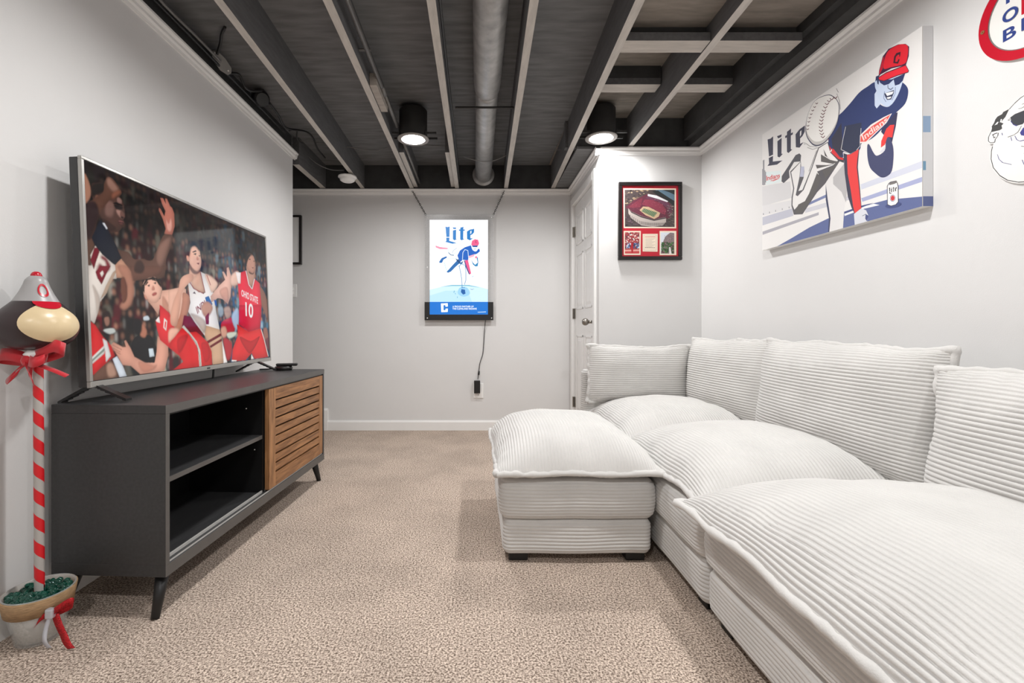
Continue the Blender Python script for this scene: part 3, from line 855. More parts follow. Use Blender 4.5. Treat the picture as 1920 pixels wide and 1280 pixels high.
ART_SIGN = [
('p',(0,0,2000,0,2000,2000,0,2000),(255,255,255),0),
('p',(0,526,454,594,1003,624,1588,607,2000,537,2000,267,0,267),(200,228,246),0),
('p',(0,399,557,505,1313,505,1450,267,0,267),(182,219,244),0),
('p',(351,585,763,628,1347,628,1725,568,1313,602,763,602),(130,185,205),0),
('p',(1038,568,1278,568,1381,441,1175,378,969,441),(150,200,235),1),
('p',(0,267,2000,267,2000,0,0,0),(24,112,200),0),
('p',(45,1480,107,1480,107,1353,45,1353),(232,241,248),0),
('p',(113,1608,175,1608,175,1353,113,1353),(232,241,248),0),
('p',(199,1671,261,1671,261,1353,199,1353),(232,241,248),0),
('p',(285,1565,347,1565,347,1353,285,1353),(232,241,248),0),
('p',(371,1523,433,1523,433,1353,371,1353),(232,241,248),0),
('p',(10,1544,72,1544,72,1353,10,1353),(232,241,248),0),
('p',(196,1459,351,1427,625,1406,619,1383,351,1383,213,1417),(226,140,165),0),
('p',(540,1856,619,1849,687,1862,680,1639,574,1639),(30,116,186),0),
('p',(567,1625,680,1625,674,1557,928,1512,784,1495,529,1536,574,1555),(30,116,186),0),
('p',(790,1841,914,1837,900,1807,814,1807),(30,116,186),0),
('p',(797,1777,911,1794,904,1599,938,1591,849,1567,797,1591),(30,116,186),0),
('p',(1003,1796,1052,1799,1052,1837,1162,1854,1155,1796,1213,1796,1203,1771,1155,1769,1151,1601,1189,1589,1089,1567,1048,1591,1048,1769,1003,1769),(30,116,186),0),
('p',(1278,1756,1381,1794,1529,1811,1522,1735,1460,1692,1399,1678,1399,1612,1491,1612,1381,1567,1282,1595),(30,116,186),0),
('p',(1395,1762,1436,1773,1430,1720,1395,1701),(255,255,255),0),
('p',(619,1353,729,1459,900,1502,1072,1480,1003,1374,814,1258,677,1268),(206,222,230),1),
('p',(646,1353,735,1446,907,1489,1058,1472,990,1383,814,1279,694,1285),(250,252,253),1),
('p',(769,1288,821,1351,808,1355,757,1291),(120,150,175),0),
('p',(818,1350,939,1403,931,1410,810,1357),(120,150,175),0),
('p',(635,1306,721,1253,736,1262,650,1315),(50,90,130),0),
('p',(727,1251,831,1245,833,1258,730,1264),(50,90,130),0),
('p',(326,1116,412,1192,574,1232,598,1205,471,1158,426,1094,337,1090),(28,98,168),0),
('p',(498,1098,550,970,563,972,512,1100),(120,190,200),0),
('p',(551,969,620,905,631,910,562,974),(120,190,200),0),
('p',(591,1180,763,1180,763,1187,591,1187),(170,205,220),0),
('p',(763,1180,969,1180,969,1187,763,1187),(170,205,220),0),
('p',(577,899,832,1073,1003,1183,1065,1130,1038,1088,900,1014,729,908,632,882),(30,100,165),0),
('p',(883,1183,1003,1152,1072,1099,1175,1141,1072,1056,969,1099),(20,70,120),0),
('p',(952,1247,1038,1353,1210,1423,1416,1463,1457,1396,1588,1349,1698,1396,1729,1338,1629,1285,1457,1247,1333,1209,1320,1141,1124,1158,1079,1116,986,1183),(18,92,182),0),
('p',(1148,1308,1217,1371,1202,1377,1134,1314),(225,238,246),0),
('p',(1207,1369,1310,1348,1315,1358,1212,1379),(225,238,246),0),
('p',(1304,1353,1325,1208,1342,1209,1321,1354),(225,238,246),0),
('p',(1132,1311,1119,1163,1136,1162,1149,1310),(225,238,246),0),
('p',(1340,1236,1553,1279,1519,1226,1347,1188),(232,170,190),0),
('p',(1426,1470,1450,1555,1553,1593,1663,1578,1698,1502,1663,1455,1485,1451),(226,92,134),0),
('p',(1612,1565,1571,1552,1577,1544,1618,1557),(150,40,80),0),
('p',(1567,1548,1567,1519,1581,1519,1581,1548),(150,40,80),0),
('p',(1574,1514,1622,1514,1622,1523,1574,1523),(150,40,80),0),
('p',(1450,1446,1629,1446,1649,1374,1581,1332,1485,1357,1443,1406),(236,244,250),1),
('p',(1436,1455,1656,1459,1629,1423,1491,1425),(30,84,150),0),
('p',(1514,1374,1596,1387,1593,1395,1510,1383),(60,110,160),0),
('p',(1189,1141,1313,1154,1368,1014,1426,865,1368,844,1271,982),(224,86,134),0),
('p',(1175,1141,1203,1145,1285,988,1381,848,1347,848,1244,988),(30,66,126),0),
('p',(1375,840,1485,840,1512,797,1409,785),(224,236,244),0),
('p',(1460,789,1508,810,1502,815,1454,794),(90,140,180),0),
('p',(1423,1162,1485,1099,1560,1052,1649,1099,1608,1200,1649,1215,1670,1099,1649,1022,1574,1014,1485,1056),(44,128,180),0),
('p',(1553,1226,1629,1236,1622,1194,1567,1183),(232,120,150),0),
('p',(993,1033,1048,906,1068,909,1013,1037),(70,130,180),0),
('p',(1048,907,1089,737,1110,739,1069,909),(70,130,180),0),
('p',(1089,738,1103,568,1124,569,1110,738),(70,130,180),0),
('p',(1032,1093,1135,1051,1147,1061,1044,1104),(70,130,180),0),
('p',(1138,1050,1207,1039,1212,1052,1143,1062),(70,130,180),0),
('p',(1206,1034,1234,886,1254,887,1227,1036),(70,130,180),0),
('p',(1234,887,1234,738,1254,738,1254,887),(70,130,180),0),
('p',(1234,740,1186,634,1206,630,1254,736),(70,130,180),0),
('p',(1089,562,1210,562,1210,575,1089,575),(70,130,180),0),
('p',(1134,1103,996,1018,1011,1009,1148,1094),(70,130,180),0),
('p',(1089,537,1210,526,1230,441,1148,420,1072,473),(30,92,158),0),
('p',(1364,547,1450,534,1546,547,1450,522),(110,120,150),0),
('p',(832,505,859,505,852,467),(90,160,170),0),
('p',(866,452,893,452,887,414),(90,160,170),0),
('p',(814,484,842,484,835,445),(90,160,170),0),
('p',(935,378,962,378,955,339),(90,160,170),0),
('p',(385,233,619,240,625,170,546,165,536,199,474,197,474,91,543,89,546,123,625,127,619,55,399,49),(255,255,255),0),
('t',(784,187,1512,187,1512,151,784,151),(235,243,250),'A PROUD PARTNER OF'),
('t',(784,142,1615,142,1615,102,784,102),(235,243,250),'THE CLEVELAND INDIANS'),
('p',(1649,55,1931,64,1931,49,1649,42),(190,215,235),0),
]
ART_STADIUM = [
('p',(0,0,2000,0,2000,2000,0,2000),(186,24,46),0),
('p',(49,1929,1921,1925,1929,794,63,802),(236,220,200),0),
('p',(100,1890,1871,1886,1872,832,105,839),(72,62,62),0),
('r',(108,1411,1026,1882,50,20),(0,0,0),(120, [(150, 128, 104), (110, 92, 80), (60, 52, 54), (172, 152, 124), (84, 70, 70), (44, 38, 42)])),
('r',(117,847,788,1135,55,16),(0,0,0),(70, [(92, 72, 82), (60, 48, 58), (120, 100, 110), (46, 38, 44)])),
('r',(1448,847,1866,1135,55,16),(0,0,0),(40, [(92, 82, 78), (60, 58, 54), (110, 96, 90)])),
('p',(1177,1884,1872,1884,1868,1570,1634,1678,1406,1777),(96,122,140),0),
('p',(1429,1884,1872,1884,1869,1747,1682,1816),(44,50,52),0),
('p',(1077,1846,1278,1866,1583,1708,1858,1570,1856,1411,1636,1570,1281,1708),(40,44,46),0),
('p',(118,1392,427,1589,777,1724,927,1775,1281,1724,1585,1589,1805,1411,1834,1253,1696,1095,1445,1032,1092,1020,688,1105,332,1253,218,1332),(96,44,60),0),
('p',(217,1392,503,1550,728,1649,705,1550,657,1392,431,1372),(122,50,66),0),
('p',(706,1471,804,1609,1081,1609,1437,1471,1571,1313,1530,1174,1340,1253,1086,1372),(132,54,72),0),
('p',(829,1649,979,1724,1332,1649,1663,1491,1767,1313,1693,1214,1589,1392,1284,1570),(104,62,84),0),
('r',(284,1135,1685,1649,15,8),(0,0,0),(150, [(150, 80, 96), (110, 50, 68), (84, 40, 56), (170, 110, 120)])),
('p',(920,1767,1230,1724,1641,1564,1612,1534,1283,1625,913,1712),(226,228,230),0),
('p',(623,1309,753,1411,947,1404,1360,1233,1305,1125,1147,1059,843,1164),(196,168,136),0),
('p',(692,1277,779,1364,1260,1237,1131,1111),(82,104,68),0),
('p',(802,1359,713,1270,719,1266,808,1355),(190,200,180),0),
('p',(856,1345,762,1251,768,1247,862,1341),(190,200,180),0),
('p',(909,1331,811,1233,817,1229,915,1327),(190,200,180),0),
('p',(963,1317,860,1214,866,1211,969,1313),(190,200,180),0),
('p',(1016,1303,908,1196,914,1192,1022,1299),(190,200,180),0),
('p',(1070,1289,957,1177,963,1174,1076,1285),(190,200,180),0),
('p',(1123,1274,1006,1159,1012,1155,1129,1271),(190,200,180),0),
('p',(1176,1260,1055,1140,1061,1137,1182,1257),(190,200,180),0),
('p',(1230,1246,1104,1122,1110,1118,1236,1243),(190,200,180),0),
('p',(225,1362,337,1273,687,1144,1142,1045,1564,1111,1567,976,1460,877,1096,834,692,877,340,1075,232,1214),(180,170,164),0),
('p',(235,1348,337,1269,687,1138,1142,1043,1564,1105,1565,1075,1143,1006,688,1103,338,1237),(60,50,54),0),
('p',(664,996,682,996,683,909,666,909),(84,76,78),0),
('p',(705,991,722,991,724,903,706,903),(84,76,78),0),
('p',(745,985,763,985,764,898,747,898),(84,76,78),0),
('p',(786,980,803,980,805,892,787,892),(84,76,78),0),
('p',(826,974,844,974,845,887,828,887),(84,76,78),0),
('p',(866,969,884,969,886,882,868,882),(84,76,78),0),
('p',(907,963,924,963,926,876,908,876),(84,76,78),0),
('p',(947,958,965,958,966,871,949,871),(84,76,78),0),
('p',(988,952,1005,952,1007,865,989,865),(84,76,78),0),
('p',(1028,952,1046,952,1047,865,1030,865),(84,76,78),0),
('p',(1068,952,1086,952,1088,865,1070,865),(84,76,78),0),
('p',(1109,952,1126,952,1128,865,1110,865),(84,76,78),0),
('p',(1149,952,1167,952,1168,865,1151,865),(84,76,78),0),
('p',(1189,952,1207,952,1209,865,1191,865),(84,76,78),0),
('p',(1230,952,1247,952,1249,865,1231,865),(84,76,78),0),
('p',(1270,952,1288,952,1289,865,1272,865),(84,76,78),0),
('p',(1310,952,1328,952,1330,865,1312,865),(84,76,78),0),
('p',(1351,952,1368,952,1370,865,1352,865),(84,76,78),0),
('p',(1391,952,1409,952,1410,889,1392,889),(84,76,78),0),
('p',(1431,952,1449,952,1450,889,1433,889),(84,76,78),0),
('p',(1472,952,1489,952,1491,889,1473,889),(84,76,78),0),
('p',(1512,952,1530,952,1531,889,1513,889),(84,76,78),0),
('p',(283,1184,303,1178,305,1095,284,1105),(110,100,100),0),
('p',(349,1150,369,1144,371,1061,350,1071),(110,100,100),0),
('p',(415,1117,435,1111,437,1028,417,1038),(110,100,100),0),
('p',(481,1083,502,1077,503,994,483,1004),(110,100,100),0),
('p',(547,1049,568,1043,569,960,549,970),(110,100,100),0),
('p',(613,1016,634,1010,635,927,615,937),(110,100,100),0),
('r',(1594,1135,1855,1451,25,12),(0,0,0),(60, [(170, 160, 150), (100, 92, 90), (60, 58, 58)])),
('p',(64,719,669,719,661,40,70,40),(236,220,200),0),
('p',(105,683,624,683,620,79,105,79),(150,60,66),0),
('r',(110,381,614,679,23,18),(0,0,0),(120, [(200, 60, 66), (230, 220, 214), (110, 30, 40), (60, 50, 60), (220, 150, 140)])),
('r',(112,223,620,381,25,32),(0,0,0),(60, [(50, 80, 130), (90, 140, 190), (30, 30, 40), (210, 215, 225)])),
('p',(105,193,620,203,619,139,106,127),(206,120,112),0),
('p',(106,127,619,139,620,79,105,79),(190,60,66),0),
('p',(106,157,618,165,618,177,106,169),(236,210,200),0),
('p',(322,362,398,362,392,123,339,123),(168,24,36),1),
('p',(736,635,1271,639,1265,131,735,139),(236,220,200),0),
('p',(777,597,1221,601,1221,607,777,603),(150,140,128),0),
('p',(1217,604,1213,171,1220,171,1225,604),(150,140,128),0),
('p',(1216,174,780,178,780,172,1217,168),(150,140,128),0),
('p',(783,175,781,600,773,600,776,175),(150,140,128),0),
('p',(814,543,1187,547,1186,561,813,557),(176,60,66),0),
('p',(824,497,1178,501,1177,508,824,504),(150,140,130),0),
('p',(825,467,1123,471,1122,478,825,474),(150,140,130),0),
('p',(826,437,1068,441,1067,448,825,444),(150,140,130),0),
('p',(826,408,1179,412,1179,419,826,415),(150,140,130),0),
('p',(827,378,1124,382,1124,389,826,385),(150,140,130),0),
('p',(827,348,1069,352,1069,359,827,355),(150,140,130),0),
('p',(828,318,1181,322,1181,329,827,325),(150,140,130),0),
('p',(828,289,1126,293,1126,299,828,296),(150,140,130),0),
('p',(829,259,1071,263,1071,270,828,266),(150,140,130),0),
('p',(824,236,849,236,849,256,824,256),(110,100,96),0),
('p',(869,236,895,236,894,256,869,256),(110,100,96),0),
('p',(915,236,940,236,940,256,915,256),(110,100,96),0),
('p',(960,236,986,236,985,256,960,256),(110,100,96),0),
('p',(1006,236,1031,236,1031,256,1005,256),(110,100,96),0),
('p',(1051,236,1076,236,1076,256,1051,256),(110,100,96),0),
('p',(1097,236,1122,236,1122,256,1096,256),(110,100,96),0),
('p',(1142,236,1167,236,1167,256,1142,256),(110,100,96),0),
('p',(1337,719,1930,719,1931,34,1338,34),(236,220,200),0),
('p',(1371,679,1860,675,1860,72,1372,76),(214,220,228),0),
('p',(1433,342,1493,481,1592,600,1717,673,1858,659,1860,72,1375,76),(132,116,118),0),
('r',(1509,342,1847,600,15,12),(0,0,0),(90, [(150, 132, 130), (100, 86, 92), (120, 100, 104)])),
('r',(1392,83,1848,401,40,28),(0,0,0),(90, [(50, 92, 48), (70, 112, 56), (36, 66, 36), (92, 60, 60)])),
('p',(1674,262,1712,262,1766,74,1678,74),(226,222,222),0),
]
CARICATURE_OUTLINE = (2636,3228,2669,3221,2702,3203,2727,3183,2760,3176,2800,3159,2825,3117,2825,3086,2841,3060,2841,3030,2826,3009,2808,3002,2825,2965,2827,2916,2813,2854,2778,2792,2734,2748,2681,2718,2636,2708,2567,2708,2514,2752,2490,2830,2487,2932,2507,3037,2542,3129,2589,3197)
ART_CARICATURE = [
('p',(2637,3225,2670,3217,2668,3213,2636,3222),(38,38,46),0),
('p',(2670,3217,2701,3199,2699,3195,2668,3213),(38,38,46),0),
('p',(2701,3198,2726,3178,2724,3174,2699,3195),(38,38,46),0),
('p',(2815,2991,2821,2964,2817,2961,2811,2988),(38,38,46),0),
('p',(2821,2964,2823,2915,2819,2913,2817,2962),(38,38,46),0),
('p',(2823,2915,2811,2856,2807,2856,2819,2914),(38,38,46),0),
('p',(2810,2855,2776,2796,2773,2798,2807,2857),(38,38,46),0),
('p',(2776,2795,2734,2752,2732,2756,2773,2798),(38,38,46),0),
('p',(2733,2752,2681,2724,2680,2728,2732,2756),(38,38,46),0),
('p',(2680,2723,2636,2712,2637,2717,2681,2728),(38,38,46),0),
('p',(2636,2712,2570,2712,2571,2717,2637,2717),(38,38,46),0),
('p',(2570,2712,2518,2754,2521,2758,2572,2717),(38,38,46),0),
('p',(2518,2754,2494,2831,2497,2833,2521,2757),(38,38,46),0),
('p',(2494,2831,2490,2934,2494,2935,2497,2833),(38,38,46),0),
('p',(2491,2934,2510,3037,2514,3037,2494,2935),(38,38,46),0),
('p',(2511,3038,2544,3125,2547,3125,2514,3037),(38,38,46),0),
('p',(2545,3126,2590,3193,2592,3191,2547,3124),(38,38,46),0),
('p',(2591,3194,2636,3226,2637,3222,2591,3190),(38,38,46),0),
('p',(2725,3178,2733,3162,2745,3139,2756,3130,2768,3116,2754,3105,2765,3096,2761,3077,2774,3073,2822,3081,2816,3104,2818,3114,2804,3133,2798,3149,2787,3161,2762,3165,2756,3175),(58,58,58),0),
('p',(2803,3115,2787,3129,2780,3126,2787,3115),(240,240,240),0),
('p',(2774,3119,2768,3138,2762,3135,2765,3119),(240,240,240),0),
('p',(2823,3083,2836,3059,2833,3056,2820,3080),(38,38,46),0),
('p',(2837,3059,2838,3032,2834,3030,2833,3057),(38,38,46),0),
('p',(2837,3030,2825,3015,2823,3017,2835,3032),(38,38,46),0),
('p',(2824,3014,2801,3008,2801,3012,2824,3018),(38,38,46),0),
('p',(2799,3009,2796,3026,2800,3029,2803,3011),(38,38,46),0),
('p',(2797,3026,2784,3040,2786,3043,2799,3029),(38,38,46),0),
('p',(2783,3040,2780,3059,2784,3061,2787,3043),(38,38,46),0),
('p',(2814,3057,2799,3060,2801,3065,2816,3062),(38,38,46),0),
('p',(2799,3060,2787,3059,2788,3064,2801,3065),(38,38,46),0),
('p',(2811,3057,2808,3039,2805,3038,2807,3056),(38,38,46),0),
('p',(2805,3036,2797,3040,2799,3044,2808,3041),(38,38,46),0),
('p',(2717,3126,2696,3134,2636,3134,2627,3130,2627,3075,2646,3070,2657,3057,2681,3060,2704,3078,2715,3101),(52,54,62),0),
('p',(2717,3107,2704,3078,2681,3060,2689,3059,2704,3073,2717,3098),(52,52,130),0),
('p',(2733,3114,2717,3126,2713,3117,2725,3108),(38,38,46),0),
('p',(2729,3114,2718,3122,2717,3117,2725,3112),(240,240,240),0),
('p',(2627,3130,2589,3121,2532,3070,2525,3036,2542,3014,2575,3028,2604,3064,2627,3075),(52,54,62),0),
('p',(2664,3051,2682,3022,2680,3019,2662,3049),(38,38,46),0),
('p',(2681,3022,2705,3013,2704,3011,2680,3019),(38,38,46),0),
('p',(2705,3014,2733,3014,2732,3011,2704,3011),(38,38,46),0),
('p',(2718,3008,2713,2982,2710,2982,2715,3007),(52,52,130),0),
('p',(2698,3006,2688,2978,2685,2979,2695,3006),(52,52,130),0),
('p',(2687,2977,2671,2962,2670,2964,2686,2980),(52,52,130),0),
('p',(2670,2961,2636,2958,2637,2962,2671,2965),(52,52,130),0),
('p',(2637,2959,2604,2936,2604,2939,2636,2962),(52,52,130),0),
('p',(2671,3012,2657,3033,2642,3040,2611,3022,2593,2987,2611,2968,2642,2981,2665,2995),(52,52,130),0),
('p',(2649,3007,2642,3027,2619,3014,2611,2991,2630,2990),(232,226,230),0),
('p',(2665,2930,2650,2922,2649,2924,2665,2933),(38,38,46),0),
('p',(2650,2922,2631,2902,2630,2904,2649,2924),(38,38,46),0),
('p',(2630,2901,2596,2897,2597,2900,2631,2904),(38,38,46),0),
('p',(2788,2931,2780,2899,2777,2899,2786,2931),(52,52,130),0),
('p',(2780,2898,2759,2868,2757,2870,2778,2899),(52,52,130),0),
('p',(2758,2868,2713,2840,2712,2842,2757,2870),(52,52,130),0),
('p',(2662,2850,2651,2816,2648,2816,2659,2850),(52,52,130),0),
('p',(2650,2814,2637,2803,2636,2805,2649,2817),(52,52,130),0),
('p',(2636,2803,2604,2795,2604,2799,2637,2806),(52,52,130),0),
('p',(2678,3156,2661,3152,2661,3154,2679,3158),(38,38,46),0),
('p',(2661,3152,2636,3158,2637,3161,2662,3154),(38,38,46),0),
('p',(2661,3173,2636,3173,2637,3176,2661,3175),(38,38,46),0),
('p',(2647,3188,2636,3188,2637,3190,2648,3190),(38,38,46),0),
('p',(2764,3051,2761,3036,2758,3035,2761,3051),(52,52,130),0),
('p',(2651,2882,2636,2895,2637,2897,2652,2884),(38,38,46),0),
]

# ---------------------------------------------------------------- the room
XL, XR, YF, YA, XD, YB = -1.432, 1.60, 4.197, 3.24, 0.87, -1.7
YLE = 3.54                       # where the left wall ends at the passage
ZC = 2.215                       # top of the right and far wall crown
ZJ = 2.223                       # underside of the joists
ZS = 2.435                       # underside of the subfloor
ZL = 2.335                       # top of the left wall

fl = MB().box(-2.6, XR + .1, YB - .1, YF + .1, -.08, 0).build('floor', M['carpet'])
struct(fl, 'beige and grey speckled cut pile carpet')
struct(MB().box(XL - .115, XL, YB, YLE, 0, ZL).build('wall_left', M['wall']), 'pale grey painted wall behind the television')
struct(MB().box(-2.6, XD + .03, YF, YF + .1, 0, ZC).build('wall_back', M['wall']), 'pale grey far wall behind the lit sign')
struct(MB().box(XR, XR + .1, YB, YA, 0, ZC).build('wall_right', M['wall']), 'pale grey wall behind the sofa')
struct(MB().box(XD, XR + .1, YA, YA + .06, 0, ZC).build('wall_alcove', M['wall']), 'short pale grey wall beside the white door')
struct(MB().box(-2.6, XR + .1, YB - .1, YB, 0, ZS).build('wall_front', M['wall']), 'pale grey wall at the near end of the room')
struct(MB().box(-2.7, -2.6, YLE - .1, YF + .1, 0, ZS).build('wall_passage', M['wall']), 'pale grey wall of the side passage')
struct(MB().box(-2.6, XL - .115, YLE - .1, YLE, 0, ZS).build('wall_passage_side', M['wall']), 'pale grey return wall of the side passage')
# wall around the door
dw = MB().box(XD, XD + .08, YA + .06, 3.33, 0, ZC).box(XD, XD + .08, 4.13, YF, 0, ZC).box(XD, XD + .08, 3.33, 4.13, 2.06, ZC)
struct(dw.build('wall_door', M['wall']), 'narrow pale grey wall around the white door')
# dark rim above the crown mouldings
rim = MB()
rim.box(-2.6, XD + .1, YF - .02, YF + .1, ZC + .001, ZS)
rim.box(XR - .10, XR + .1, YB, YA + .1, ZC + .003, ZS)
rim.box(XR - .135, XR - .101, YB, YA - .02, ZC + .05, ZS)
rim.box(XD + .04, XR, YA + .005, YA + .1, ZC + .001, ZS)
rim.box(XL - .115, XL - .01, YB, YLE, ZL + .001, ZS)
struct(rim.build('trim_rim', M['blackrim']), 'black painted rim boards above the walls')

# crown mouldings
CP = [(0, 0), (.009, 0), (.012, .012), (.021, .019), (.021, .031), (.034, .04), (.034, .05), (0, .05)]
def crown(name, legs, label):
    m = MB()
    for fr, a, b in legs: m.extrude(CP, a, b, fr)
    struct(m.build(name, M['trim']), label)
z0 = ZC - .05
crown('trim_crown_right', [(lambda p, t: (XR - p[0], t, z0 + p[1]), YB, YA)], 'white crown moulding along the right wall')
crown('trim_crown_alcove', [(lambda p, t: (t, YA - p[0], z0 + p[1]), XD - .03, XR)], 'white crown moulding above the framed stadium print')
crown('trim_crown_door', [(lambda p, t: (XD - p[0], t, z0 + p[1]), YA - .034, YF)], 'white crown moulding above the door')
crown('trim_crown_back', [(lambda p, t: (t, YF - p[0], z0 + p[1]), -2.6, XD)], 'white crown moulding along the far wall')
CPL = [(x * 1.05, z * 1.6) for x, z in CP]
crown('trim_crown_left', [(lambda p, t: (XL + p[0], t, ZL - .08 + p[1]), YB, YLE + .03), (lambda p, t: (t, YLE + p[0], ZL - .08 + p[1]), XL - .115, XL + .03)], 'white crown moulding along the left wall')
# baseboards
BP = [(0, 0), (.014, 0), (.014, .075), (.007, .09), (0, .09)]
def base(name, fr, a, b, label):
    struct(MB().extrude(BP, a, b, fr).build(name, M['trim']), label)
base('baseboard_left', lambda p, t: (XL + p[0], t, p[1]), YB, YLE, 'white baseboard under the television wall')
base('baseboard_back', lambda p, t: (t, YF - p[0], p[1]), -1.372, XD, 'white baseboard along the far wall')
base('baseboard_right', lambda p, t: (XR - p[0], t, p[1]), YB, YA, 'white baseboard behind the sofa')
st_ = MB().extrude([(0, 0), (.018, 0), (.018, .185), (.008, .2), (0, .2)], -2.6, -1.372, lambda p, t: (t, YF - p[0], p[1]))
struct(st_.build('trim_skirt', M['trim']), 'tall white skirt board at the foot of the passage')

# ---- ceiling: subfloor sheets and joists
ceiling = sempty('ceiling', 'open dark grey painted ceiling with exposed joists')
ys = [YB, -.35, .86, 1.62, 3.02, YF + .1]
xs_ = [-2.6, -1.43, -.2, .66, 1.7]
for i in range(len(ys) - 1):
    for k in range(len(xs_) - 1):
        brown = k == 3 and ys[i + 1] > .9
        MB().box(xs_[k] + .0015, xs_[k + 1] - .0015, ys[i] + .0015, ys[i + 1] - .0015, ZS, ZS + .02).build('subfloor_sheet', M['ceilbrown' if brown else 'ceil'], ceiling)
MB().box(-2.7, 1.8, YB - .1, YF + .1, ZS + .02, ZS + .05).build('deck', M['blackrim'], ceiling)

def joist(name, xn, yn, xf, yf, w, z0=ZJ, z1=ZS, m='joist'):
    o = MB()
    v = []
    for y in (yn, yf):
        x = xn + (xf - xn) * (y - 1.79) / (4.19 - 1.79)
        v += [(x - w / 2, y, z0), (x + w / 2, y, z0), (x + w / 2, y, z1), (x - w / 2, y, z1)]
    o.add(v, [(0, 1, 2, 3), (4, 7, 6, 5), (0, 4, 5, 1), (1, 5, 6, 2), (2, 6, 7, 3), (3, 7, 4, 0)])
    ob = o.build(name, M[m], ceiling)
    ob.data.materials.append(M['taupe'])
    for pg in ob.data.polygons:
        if abs(pg.normal.z) > .9 and pg.center.z < z0 + .01: pg.material_index = 1  # lower face in a lighter taupe than the sides
    return ob
def underside(ob):
    """colours the lowest face a lighter taupe than the sides"""
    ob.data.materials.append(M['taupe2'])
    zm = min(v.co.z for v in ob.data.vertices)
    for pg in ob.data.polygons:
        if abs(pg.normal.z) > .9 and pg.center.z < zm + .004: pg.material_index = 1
    return ob
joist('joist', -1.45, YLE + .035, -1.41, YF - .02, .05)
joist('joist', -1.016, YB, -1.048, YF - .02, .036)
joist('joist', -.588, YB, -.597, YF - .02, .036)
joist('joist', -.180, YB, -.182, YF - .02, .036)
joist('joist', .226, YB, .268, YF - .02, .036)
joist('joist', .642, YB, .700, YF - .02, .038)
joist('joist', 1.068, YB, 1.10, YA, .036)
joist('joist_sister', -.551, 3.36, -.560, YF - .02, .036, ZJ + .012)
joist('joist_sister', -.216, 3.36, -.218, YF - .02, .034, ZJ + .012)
MB().box(-.5715, -.532, 2.42, 2.72, ZJ + .004, ZJ + .07, .002).build('wood_cleat', M['blocking'], ceiling)
MB().box(.72, XD + .04, 3.27, YF - .02, ZJ + .002, ZJ + .02).build('soffit_board', M['ceil'], ceiling)
MB().box(.64, 1.06, 3.29, 3.34, ZJ + .02, ZS).build('blocking', M['joist'], ceiling)
for x0, x1 in ((.664, 1.052), (1.09, 1.464)):
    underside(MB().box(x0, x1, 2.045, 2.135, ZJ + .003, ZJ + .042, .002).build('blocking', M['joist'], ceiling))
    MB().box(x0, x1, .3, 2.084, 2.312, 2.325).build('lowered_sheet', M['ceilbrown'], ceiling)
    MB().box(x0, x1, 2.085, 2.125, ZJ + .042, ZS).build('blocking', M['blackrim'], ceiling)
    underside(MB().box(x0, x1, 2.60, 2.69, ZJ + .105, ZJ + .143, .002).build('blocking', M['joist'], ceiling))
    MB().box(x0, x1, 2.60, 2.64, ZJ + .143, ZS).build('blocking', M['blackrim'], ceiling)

# ---- door
door = struct(MB().box(XD + .012, XD + .047, 3.375, 4.085, .012, 2.03, .002).build('door_1', M['trim']), 'white six panel door with steel knob')
def pane(y0, y1, z0, z1):
    fr = MB()
    t = .016
    for a in ((y0, y1, z0, z0 + t), (y0, y1, z1 - t, z1), (y0, y0 + t, z0, z1), (y1 - t, y1, z0, z1)):
        fr.box(XD + .006, XD + .0125, a[0], a[1], a[2], a[3], .002)
    v = []
    for d, g in ((XD + .0125, .024), (XD + .005, .05)):
        v += [(d, y0 + g, z0 + g), (d, y1 - g, z0 + g), (d, y1 - g, z1 - g), (d, y0 + g, z1 - g)]
    fr.add(v, [(0, 1, 5, 4), (1, 2, 6, 5), (2, 3, 7, 6), (3, 0, 4, 7), (4, 5, 6, 7)])
    fr.build('door_panel', M['trim'], door)
for y0, y1 in ((3.46, 3.69), (3.77, 4.0)):
    pane(y0, y1, 1.66, 1.93); pane(y0, y1, 1.10, 1.58); pane(y0, y1, .20, .88)
for z in (1.80, 1.07, .28):
    h = MB().tube([(XD - .004, 4.088, z - .045), (XD - .004, 4.088, z + .045)], .007, 8)
    h.box(XD + .004, XD + .012, 4.06, 4.088, z - .045, z + .045, .001)
    h.build('hinge', M['steel'], door)
kb = MB().tube([(XD + .012, 3.42, .985), (XD + .003, 3.42, .985)], .032, 20)
kb.tube([(XD + .004, 3.42, .985), (XD - .035, 3.42, .985)], .012, 12)
kpts = [(XD - .03 - .05 * (1 - math.cos(PI * i / 10)) / 2, 3.42, .985) for i in range(11)]
kb.tube(kpts, [max(.004, .027 * math.sin(PI * i / 10) ** .7) for i in range(11)], 18)
kb.build('door_knob', M['steel'], door, True)
cs = MB()
cs.box(XD - .018, XD + .03, 3.31, 3.37, 0, 2.10, .004).box(XD - .018, XD + .03, 4.09, 4.15, 0, 2.10, .004).box(XD - .018, XD + .03, 3.37, 4.09, 2.035, 2.10, .004)
struct(cs.build('trim_door_casing', M['trim']), 'white door casing')

